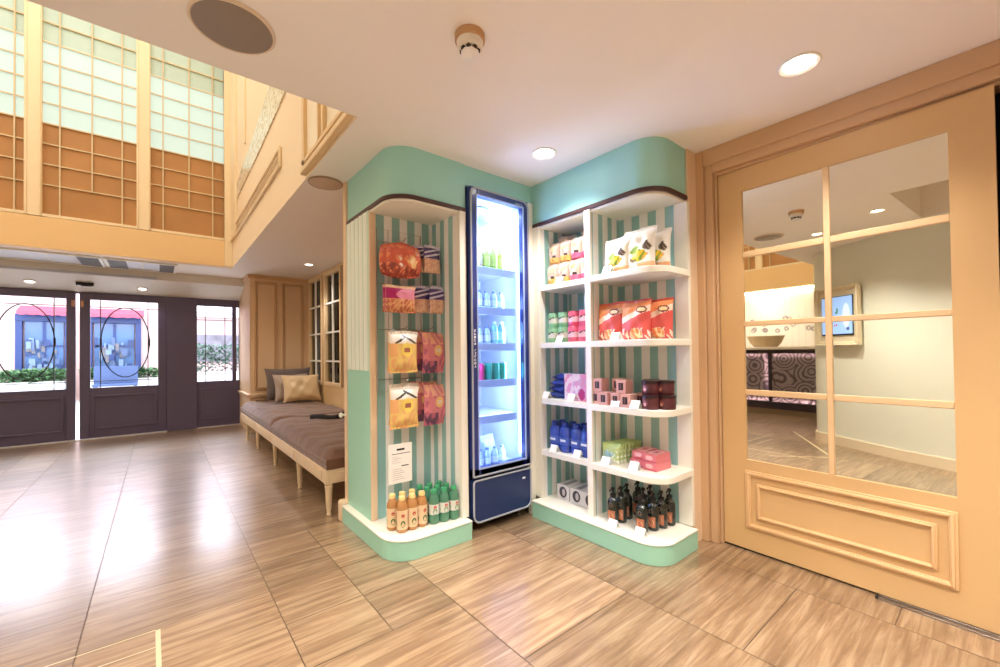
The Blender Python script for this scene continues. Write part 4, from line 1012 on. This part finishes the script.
for k, (x, y, z, lb) in enumerate(((2.365, 1.375, 0, 'lower pink carton at the right end of the fourth outer shelf'), (2.365, 1.378, 1, 'upper pink carton stacked at the right end of the fourth outer shelf'), (2.385, 1.480, 0, 'lower pink carton next to the green packets'), (2.39, 1.474, 1, 'upper pink carton next to the green packets'))):
    place(pk if k == 0 else cp(pk), (x, y, .476+.0495*z), RZ+.04*k-.05, 0, lb, 'carton', 'pink cartons on the fourth outer shelf')
# ---- bottom shelf inner: white cartons with a dark oval picture
wc = root('white_carton', (0, 0, 0), local=True)
MB().box(-.056, .056, -.09, .09, 0, .105).build('carton', P('D6D1CE'), wc, bevel=.003)
b = MB(); b.add([(.034*math.cos(2*PI*k/24), -.0906, .055+.040*math.sin(2*PI*k/24)) for k in range(24)], [tuple(range(24))], 0)
b.add([(.006+.014*math.cos(2*PI*k/16), -.0910, .055+.026*math.sin(2*PI*k/16)) for k in range(16)], [tuple(range(16))], 1)
b.box(-.02, .02, -.07, .07, .105, .1056, 2); b.build('oval_print', [P('3F3A40'), P('B9AFAF'), P('8F8788')], wc)
for i, y in enumerate((2.075, 1.950, 1.834)):
    put(wc, (2.365, y, .122), RZ+.05, '%s white carton with dark oval print from the fridge side on the bottom shelf' % nth[i], 'white cartons on the bottom inner shelf', 'carton')
# ---- bottom shelf outer: dark pump bottles
pp = root('pump_bottle', (0, 0, 0), local=True)
mPB = M('black green bottle', '1B2420', .18, var=.1, coat=.5)
oval_body([(.028, 0), (.034, .005), (.036, .02), (.036, .120), (.034, .138), (.022, .156), (.014, .162), (.014, .168)], 1.0, .80).build('body', mPB, pp, smooth=50)
b = MB().lathe([(.017, .164), (.018, .166), (.018, .182), (.008, .186), (.0065, .188), (.0065, .205), (.012, .207), (.012, .219), (.008, .222), (0, .222)], 16)
b.tube([(0, -.005, .214), (0, -.03, .213), (0, -.040, .204)], .0048, 8); b.build('pump', mBlack, pp)
b = MB()
def decal(cz, ra, rz_, mi, rr): b.add([(rr*math.cos(-PI/2+ra*math.cos(2*PI*k/16)), .80*rr*math.sin(-PI/2+ra*math.cos(2*PI*k/16)), cz+rz_*math.sin(2*PI*k/16)) for k in range(16)], [tuple(range(16))], mi)
for i in range(8):
    a0, a1 = -PI/2-.75+1.5*i/8, -PI/2-.75+1.5*(i+1)/8; rr = .0364
    b.add([(rr*math.cos(a0), .8*rr*math.sin(a0), .022), (rr*math.cos(a1), .8*rr*math.sin(a1), .022), (rr*math.cos(a1), .8*rr*math.sin(a1), .085), (rr*math.cos(a0), .8*rr*math.sin(a0), .085)], [(0, 1, 2, 3)], 0)
decal(.053, .5, .020, 1, .0372); decal(.118, .36, .014, 2, .0366); b.build('label', [P('B9714F'), P('E3B08F'), P('6E5E54')], pp, smooth=0)
spots = [(2.205, 1.588), (2.258, 1.566), (2.335, 1.575), (2.43, 1.555), (2.222, 1.398), (2.300, 1.372), (2.372, 1.358), (2.445, 1.345), (2.34, 1.46), (2.42, 1.46)]
lbs = ('front dark pump bottle of the left group', 'second dark pump bottle of the left group', 'third dark pump bottle of the left group', 'rearmost dark pump bottle of the left group', 'front dark pump bottle of the right group, its orange label in full view', 'second dark pump bottle of the right group', 'third dark pump bottle of the right group', 'rearmost dark pump bottle of the right group, by the shelf end', 'dark pump bottle between both groups, nearer the front', 'dark pump bottle between both groups, at the back')
for (x, y), lb in zip(spots, lbs): put(pp, (x, y, .122), RZ+.1, lb, 'dark pump bottles on the bottom shelf', 'bottle')
# ---- price cards
mCard = M('white card', 'FBFAF5', .5)
cd_ = MB()
cd_.prism([(-.026, 0), (-.0245, 0), (-.0005, .046), (.0245, 0), (.026, 0), (.0005, .0485), (-.0005, .0485)], -.030, .030, 0, 'X')
card = cd_.build('price_card', mCard, smooth=0)
cards = [(2.235, 2.035, 1.690, 'the small pouches on the top inner shelf'), (2.205, 1.600, 1.690, 'the white bags on the top outer shelf'), (2.226, 2.030, 1.267, 'the tins on the second inner shelf'), (2.200, 1.545, 1.267, 'the orange chip bags'),
         (2.222, 2.168, .857, 'the blue soft packs'), (2.222, 1.925, .857, 'the pink patterned carton'), (2.190, 1.540, .857, 'the pale pink boxes'), (2.192, 1.408, .857, 'the dark tubs'),
         (2.222, 2.098, .476, 'the mouthwash, nearer the fridge'), (2.222, 1.880, .476, 'the mouthwash, by the divider'), (2.215, 1.640, .476, 'the green packets'), (2.245, 1.455, .476, 'the pink cartons'),
         (2.150, 1.548, .122, 'the left group of pump bottles'), (2.172, 1.375, .122, 'the right group of pump bottles')]
for k, (x, y, z, lb) in enumerate(cards):
    place(card if k == 0 else cp(card), (x, y, z), RZ+.05, 0, 'white folded price card in front of '+lb, 'price card', 'white price cards')
# ---- inside the fridge
fb_ = bottle_proto('fridge_bottle', [(.024, 0), (.030, .005), (.030, .09), (.028, .12), (.013, .15), (.012, .165)], [(.0135, .160), (.015, .162), (.015, .178), (0, .180)], (.0304, .03, .095), M('lime drink', 'B9D24A', .15, coat=.4), P('F0F2E4'), [P('D6E36A')])
fo_ = bottle_proto('fridge_bottle', [(.024, 0), (.030, .005), (.030, .09), (.028, .12), (.013, .15), (.012, .165)], [(.0135, .160), (.015, .162), (.015, .178), (0, .180)], (.0304, .03, .095), M('orange drink', 'E0B890', .15, coat=.4), P('A9C46A'), [P('EAD2B4')])
fw_ = bottle_proto('fridge_bottle', [(.022, 0), (.027, .005), (.027, .07), (.020, .10), (.012, .11), (.012, .118)], [(.0135, .114), (.014, .116), (.014, .128), (0, .130)], (.0274, .02, .06), M('clear water', 'B8CCE0', .1, coat=.4), P('6E86A8'), [P('E8F0F8')])
ft_ = bottle_proto('fridge_bottle', [(.024, 0), (.030, .005), (.030, .09), (.026, .12), (.013, .14), (.012, .150)], [(.0135, .146), (.015, .148), (.015, .16), (0, .162)], (.0304, .03, .09), M('teal drink', '8EC9C4', .15, coat=.4), P('DCEEF0'), [P('BFE0E0')])
ford = ('first', 'second', 'third', 'fourth', 'fifth')
fx = (1.685, 1.753, 1.821, 1.889, 1.957)
for i, x in enumerate(fx): put(fo_ if i < 2 else fb_, (x, 2.37, FS[0]), 0, '%s %s bottle from the left on the top fridge shelf' % (ford[i], 'orange' if i < 2 else 'lime green'), 'bottles on the top fridge shelf', 'bottle')
for i, x in enumerate(fx): put(fw_, (x, 2.37, FS[1]), 0, '%s clear bottle from the left on the second fridge shelf' % ford[i], 'bottles on the second fridge shelf', 'bottle')
for i, x in enumerate(fx): put(ft_ if i > 2 else fw_, (x, 2.37, FS[2]), 0, '%s %s bottle from the left on the third fridge shelf' % (ford[i], 'teal' if i > 2 else 'clear'), 'bottles on the third fridge shelf', 'bottle')
def soda(nm, c, l):
    t = root(nm, (0, 0, 0), local=True)
    MB().lathe([(.024, 0), (.031, .008), (.031, .108), (.026, .118)], 20, mi=0).build('body', c, t, smooth=50)
    MB().lathe([(.026, .117), (.0265, .120), (.024, .1195), (0, .117)], 20).build('lid', mSteel, t); return t
sr, sg_ = soda('drink_can', P('D0406A'), 0), soda('drink_can', P('3FB58E'), 0)
for i, x in enumerate(fx): put(sr if i < 2 else sg_, (x, 2.36, FS[3]), 0, '%s %s can from the left on the fourth fridge shelf' % (ford[i], 'red' if i < 2 else 'green'), 'cans on the fourth fridge shelf', 'can')
for i, x in enumerate(fx): put(fw_, (x, 2.38, ZD+.022), 0, '%s clear bottle from the left on the fridge floor' % ford[i], 'bottles on the fridge floor', 'bottle')
bw = bag_mesh(.17, .19, .10, lambda u, v, b: 1 if ell(u, v, .1, .5, .4, .2) else 0, 18, 20, 61).build('ice_bag', [P('C4D6EE'), P('DDE8F6')])
place(bw, (1.90, 2.50, ZD+.022), .2, 0, 'pale clear bag standing at the bottom of the fridge', 'bag')
# ================================================================ reception seen in the mirror
mPlum = M('plum black counter frame', '2C2430', .3, coat=.3)
def swirl_mat():
    m, N, L, b = new_mat('swirl panel'); tc = N.new('ShaderNodeTexCoord')
    w = N.new('ShaderNodeTexVoronoi'); w.inputs['Scale'].default_value = 3.6
    L.new(tc.outputs['Object'], w.inputs['Vector']); k1 = N.new('ShaderNodeMath'); k1.operation = 'MULTIPLY'; k1.inputs[1].default_value = 34; L.new(w.outputs['Distance'], k1.inputs[0])
    k2 = N.new('ShaderNodeMath'); k2.operation = 'SINE'; L.new(k1.outputs[0], k2.inputs[0]); r = N.new('ShaderNodeValToRGB'); L.new(k2.outputs[0], r.inputs[0])
    e = r.color_ramp.elements; e[0].position = .05; e[0].color = (*lin('C9BAC0'), 1); e[1].position = .6; e[1].color = (*lin('857681'), 1)
    L.new(r.outputs[0], b.inputs['Base Color']); b.inputs['Roughness'].default_value = .3
    tr = N.new('ShaderNodeBsdfTranslucent'); L.new(r.outputs[0], tr.inputs[0]); ms = N.new('ShaderNodeMixShader'); ms.inputs[0].default_value = .55
    L.new(b.outputs[0], ms.inputs[1]); L.new(tr.outputs[0], ms.inputs[2]); L.new(ms.outputs[0], N['Material Output'].inputs[0])
    return m
mSw = swirl_mat()
CT = root('reception_counter', (-3.3, 3.6, 0), 'dark reception counter with swirl patterned backlit panels, seen in the mirror', 'counter')
b = MB(); b.box(-3.62, -3.15, 2.16, 4.9, .10, 1.18); b.box(-3.165, -3.10, 2.16, 4.9, .12, .24); b.box(-3.165, -3.10, 2.16, 4.9, 1.12, 1.19)
for y in (2.16, 3.16, 4.16, 4.84): b.box(-3.165, -3.10, y, y+.06, .24, 1.12)
b.build('body', mPlum, CT, bevel=.004)
b = MB(); b.box(-3.70, -3.06, 2.14, 4.92, 1.19, 1.24); b.build('countertop', M('pale counter stone', 'E4D9CC', .25), CT, bevel=.006)
b = MB(); b.box(-3.62, -3.2, 2.16, 4.9, 0, .10); b.build('plinth', M('taupe kick board', 'A8937A', .5), CT)
mBack = EM('counter back light', 'FFF2EE', 14)
for y0, y1 in ((2.24, 3.14), (3.24, 4.14), (4.24, 4.82)):
    b = MB(); b.box(-3.118, -3.112, y0-.02, y1+.02, .24, 1.12); b.build('swirl_panel', mSw, CT)
    b = MB(); b.box(-3.148, -3.140, y0-.015, y0+.03, .25, 1.11); b.box(-3.148, -3.135, y0, y1, .245, .285); b.box(-3.148, -3.135, y0, y1, 1.08, 1.11); b.build('light_strip', mBack, CT)
r = root('wall_reception', (-4.62, 3.6, 0), 'pale wallpaper with fine lines and circle motifs behind the reception', None, None, 'structure')
b = MB(); b.box(-4.75, -4.62, 1.95, 7.0, 0, H); b.build('wall_board', stripes('lined wallpaper', 1, 0, .12, 'CFC3B8', 'F1E9DF', .7, .04), r)
b = MB(); rr = random.Random(4)
for (cy_, cz, n) in ((3.98, 1.72, 9), (3.35, 1.83, 4), (2.95, 1.62, 3), (3.62, 1.60, 2), (2.62, 1.38, 2)):
    for k in range(n):
        y, z, q = cy_+rr.uniform(-.17, .17), cz+rr.uniform(-.13, .13), rr.uniform(.035, .06)
        for s_ in (1, .6): b.tube([(-4.618, y+q*s_*math.cos(2*PI*i/20), z+q*s_*math.sin(2*PI*i/20)) for i in range(20)], .005, 5, closed=True)
b.build('circle_motif', M('grey plum motif', '8A7C84', .5), r)
b = MB(); b.box(-4.55, -4.5, 2.0, 6.9, 2.42, 2.45); b.build('cove_strip', EM('warm cove strip', 'FFF0D8', 10), r)
area('reception_cove_light', (-4.45, 3.8, 2.42), (-.3, 0, -1), .15, 3.6, 60, 'FFF2E2')
# long wooden bowl on the counter
b = MB(); n = 24
prof = [(.0, .0), (.6, .0), (.82, .05), (1.0, .14), (.95, .14), (.76, .06), (.5, .02), (0, .02)]
mb = MB().lathe([(max(1e-7, q), z) for q, z in prof], 28); mb.v = [(x*.12, y*.33, z*1.5) for x, y, z in mb.v]
o = mb.build('wooden_bowl', M('pale carved wood', 'A58E6C', .6, var=.15, scale=12)); o.location = (-3.36, 3.36, 1.241)
tag(o, 'long pale wooden bowl on the reception counter, seen in the mirror', 'bowl')
# screen in a moulded frame on the curved green wall
pth = Vector((-1.05, 1.62)); dirw = Vector((-.38, .64)).normalized()
TV = root('wall_screen', (-1.05+.02, 1.62, 1.27), 'lit blue screen in a cream moulded frame on the green wall, seen in the mirror', 'screen', local=True)
TV.rotation_euler = (0, 0, math.atan2(-dirw.y, -dirw.x))
TV.location = (-.965, 1.54, 1.235)
def tvf(y0, y1, x0, x1, z0, z1, t): return MB().ring_frame('Y', y0, y1, x0, x1, z0, z1, t)
sgn = 1
tvf(0, .05, -.33, .27, 0, .72, .045).build('frame', M('cream moulding', 'E8DABB', .45), TV, bevel=.012, world=False)
tvf(.05, .065, -.33, .27, 0, .72, .018).build('frame_bead', M('cream bead', 'EFE3C6', .45), TV, bevel=.005, world=False)
MB().box(-.286, .226, 0, .02, .045, .675).build('mount', M('pale mount', 'E4DAC0', .5), TV, world=False)
b = MB(); b.box(-.245, .185, .02, .032, .12, .60, 0); b.build('bezel', mBlack, TV, world=False)
scr = MB(); scr.box(-.238, .178, .032, .034, .14, .592, 0)
def blob(x, z, rx, rz, mi): scr.add([(x+rx*math.cos(-2*PI*k/14), .0346, z+rz*math.sin(-2*PI*k/14)) for k in range(14)], [tuple(range(14))], mi)
blob(.10, .36, .05, .15, 1); blob(-.02, .43, .012, .030, 2); blob(-.03, .40, .02, .012, 2); blob(-.03, .25, .012, .012, 3); blob(-.06, .245, .008, .014, 3); blob(.12, .2, .02, .02, 4)
scr.build('display', [EM('screen blue', '8FB4F2', .9), EM('screen pale', 'BCD2FA', .9), EM('screen green', '3E7A5A', .7), EM('screen red', 'C0405A', .7), EM('screen dark', '3A4A86', .7)], TV, world=False, smooth=0)

# ================================================================ the street outside
b = MB(); b.box(-16, 16, 8.62, 40, -.30, -.02); struct(b.build('floor_street', M('pale street paving', 'D8D4CF', .8, var=.06), smooth=0))
mShopW = M('pink render', 'C9A9A6', .8, var=.04); mBlue = M('cobalt shop frame', '22386E', .4, var=.06); mShopG = M('bluish shop glass', '54709A', .15, var=.35, scale=1.5)
SX = root('shop_building', (-2.5, 17, 0), 'pale pink building with cobalt framed shop windows across the street', 'building')
b = MB(); b.box(-14, 10, 17, 18, -.02, 7); b.build('wall', mShopW, SX)
for (x0, x1, lb) in ((-2.98, -1.92, 'left cobalt shop window'), (-1.62, -.42, 'right cobalt shop window')):
    b = MB(); b.ring_frame('Y', 16.85, 17, x0, x1, .62, 2.36, .13); b.box(x0, x1, 16.82, 17, 2.2, 2.4)
    o = b.build('shop_window', mBlue, SX, bevel=.01); o['label'] = lb
    b = MB(); b.box(x0+.16, x1-.16, 16.93, 16.96, .72, 2.26); b.build('shop_glass', mShopG, o)
    b = MB(); m_ = (x0+x1)/2; b.box(m_-.03, m_+.03, 16.9, 16.95, .72, 2.26); b.box(x0+.16, x1-.16, 16.9, 16.95, 1.5, 1.55); b.build('glazing_bar', mBlue, o)
    rr = random.Random(int(x0*100)); b = MB()
    for k in range(34):
        x = x0+.16+rr.random()*(x1-x0-.45); z = .78+rr.random()*.8; b.box(x, x+.04+.10*rr.random(), 16.90-.003*k, 16.92-.003*k, z, z+.04+.2*rr.random(), k % 4)
    b.build('window_goods', [P('4F6286'), P('2C4070'), P('6E6A70'), P('7085A4')], o)
b = MB()
for k in range(2):
    x0, x1 = ((-2.9, -1.95), (-1.55, -.35))[k]
    v = []; nn = 16
    for i in range(nn+1):
        x = x0+(x1-x0)*i/nn; sc = .05*abs(math.sin(PI*i/nn*5)); v += [(x, 17, 2.62), (x, 16.55, 2.46), (x, 16.55, 2.38-sc*.7)]
    b.add(v, [q for i in range(nn) for q in ((i*3, i*3+3, i*3+4, i*3+1), (i*3+1, i*3+4, i*3+5, i*3+2))])
o = b.build('awning', M('red awning cloth', 'AE4A60', .7, var=.3), SX, smooth=0)
md = o.modifiers.new('thickness', 'SOLIDIFY'); md.thickness = .015
def hedge(x0, x1, y, z0, z1, mat, seed, label):
    t = root('planter', ((x0+x1)/2, y, -.02), label, 'planter', 'planters on the pavement')
    b = MB(); b.box(x0, x1, y-.25, y+.25, -.02, z0); b.ring_frame('Y', y-.27, y-.25, x0, x1, -.02, z0, .05); b.build('planter_box', M('white planter', 'D8D6D2', .6), t, bevel=.01)
    rr = random.Random(seed); b = MB()
    for k in range(1900):
        p = Vector((rr.uniform(x0, x1), y+rr.uniform(-.3, .3), z0+(z1-z0)*rr.random()**.8)); a = rr.uniform(0, 2*PI); e = rr.uniform(-.6, .9); l = rr.uniform(.07, .15)
        d = Vector((math.cos(a)*math.cos(e), math.sin(a)*math.cos(e), math.sin(e))); s_ = d.cross(Vector((0, 0, 1))).normalized()*l*.32
        b.add([p, p+d*l*.5+s_, p+d*l, p+d*l*.5-s_], [(0, 1, 2, 3)])
    b.build('foliage', mat, t, smooth=0)
mLeaf = M('street foliage', '54784E', .6, var=.35, scale=4)
hedge(-3.1, -1.95, 16.2, .58, .86, mLeaf, 1, 'white planter with low greenery seen through the left door oval')
hedge(-1.65, .0, 16.2, .58, .84, mLeaf, 2, 'white planter with low greenery seen through the right door oval')
hedge(.45, 2.6, 14.2, .75, 1.5, M('grey green foliage', '5A7464', .6, var=.4, scale=4), 3, 'white planter with taller bushes seen through the side screen')
CH = root('cafe_bench', (-.9, 15.4, -.02), 'dark blue bench outside the right shop window', 'bench')
b = MB(); b.box(-1.35, -.45, 15.15, 15.55, .42, .48); b.box(-1.35, -.45, 15.52, 15.57, .48, .95); b.build('seat', M('blue slats', '41557F', .5), CH, bevel=.01)
for x in (-1.3, -.5):
    for y in (15.2, 15.52): MB().box(x-.03, x+.03, y-.03, y+.03, -.02, .42).build('leg', M('blue leg', '3A4A70', .5), CH, bevel=.004)
# far building closing the street on the right
b = MB(); b.box(.2, 5, 16.93, 16.97, 1.0, 1.9, 1); b.box(.9, 12, 20, 21, -.02, 1.0); b.box(.9, 12, 16.7, 16.98, 2.5, 2.9); struct(b.build('trim_10', [M('white street wall', 'F4F2EE', .8), M('muted street wall', '77707A', .8, var=.6, scale=5)], smooth=0))

for o in bpy.data.objects:
    if '_o' in o: del o['_o']
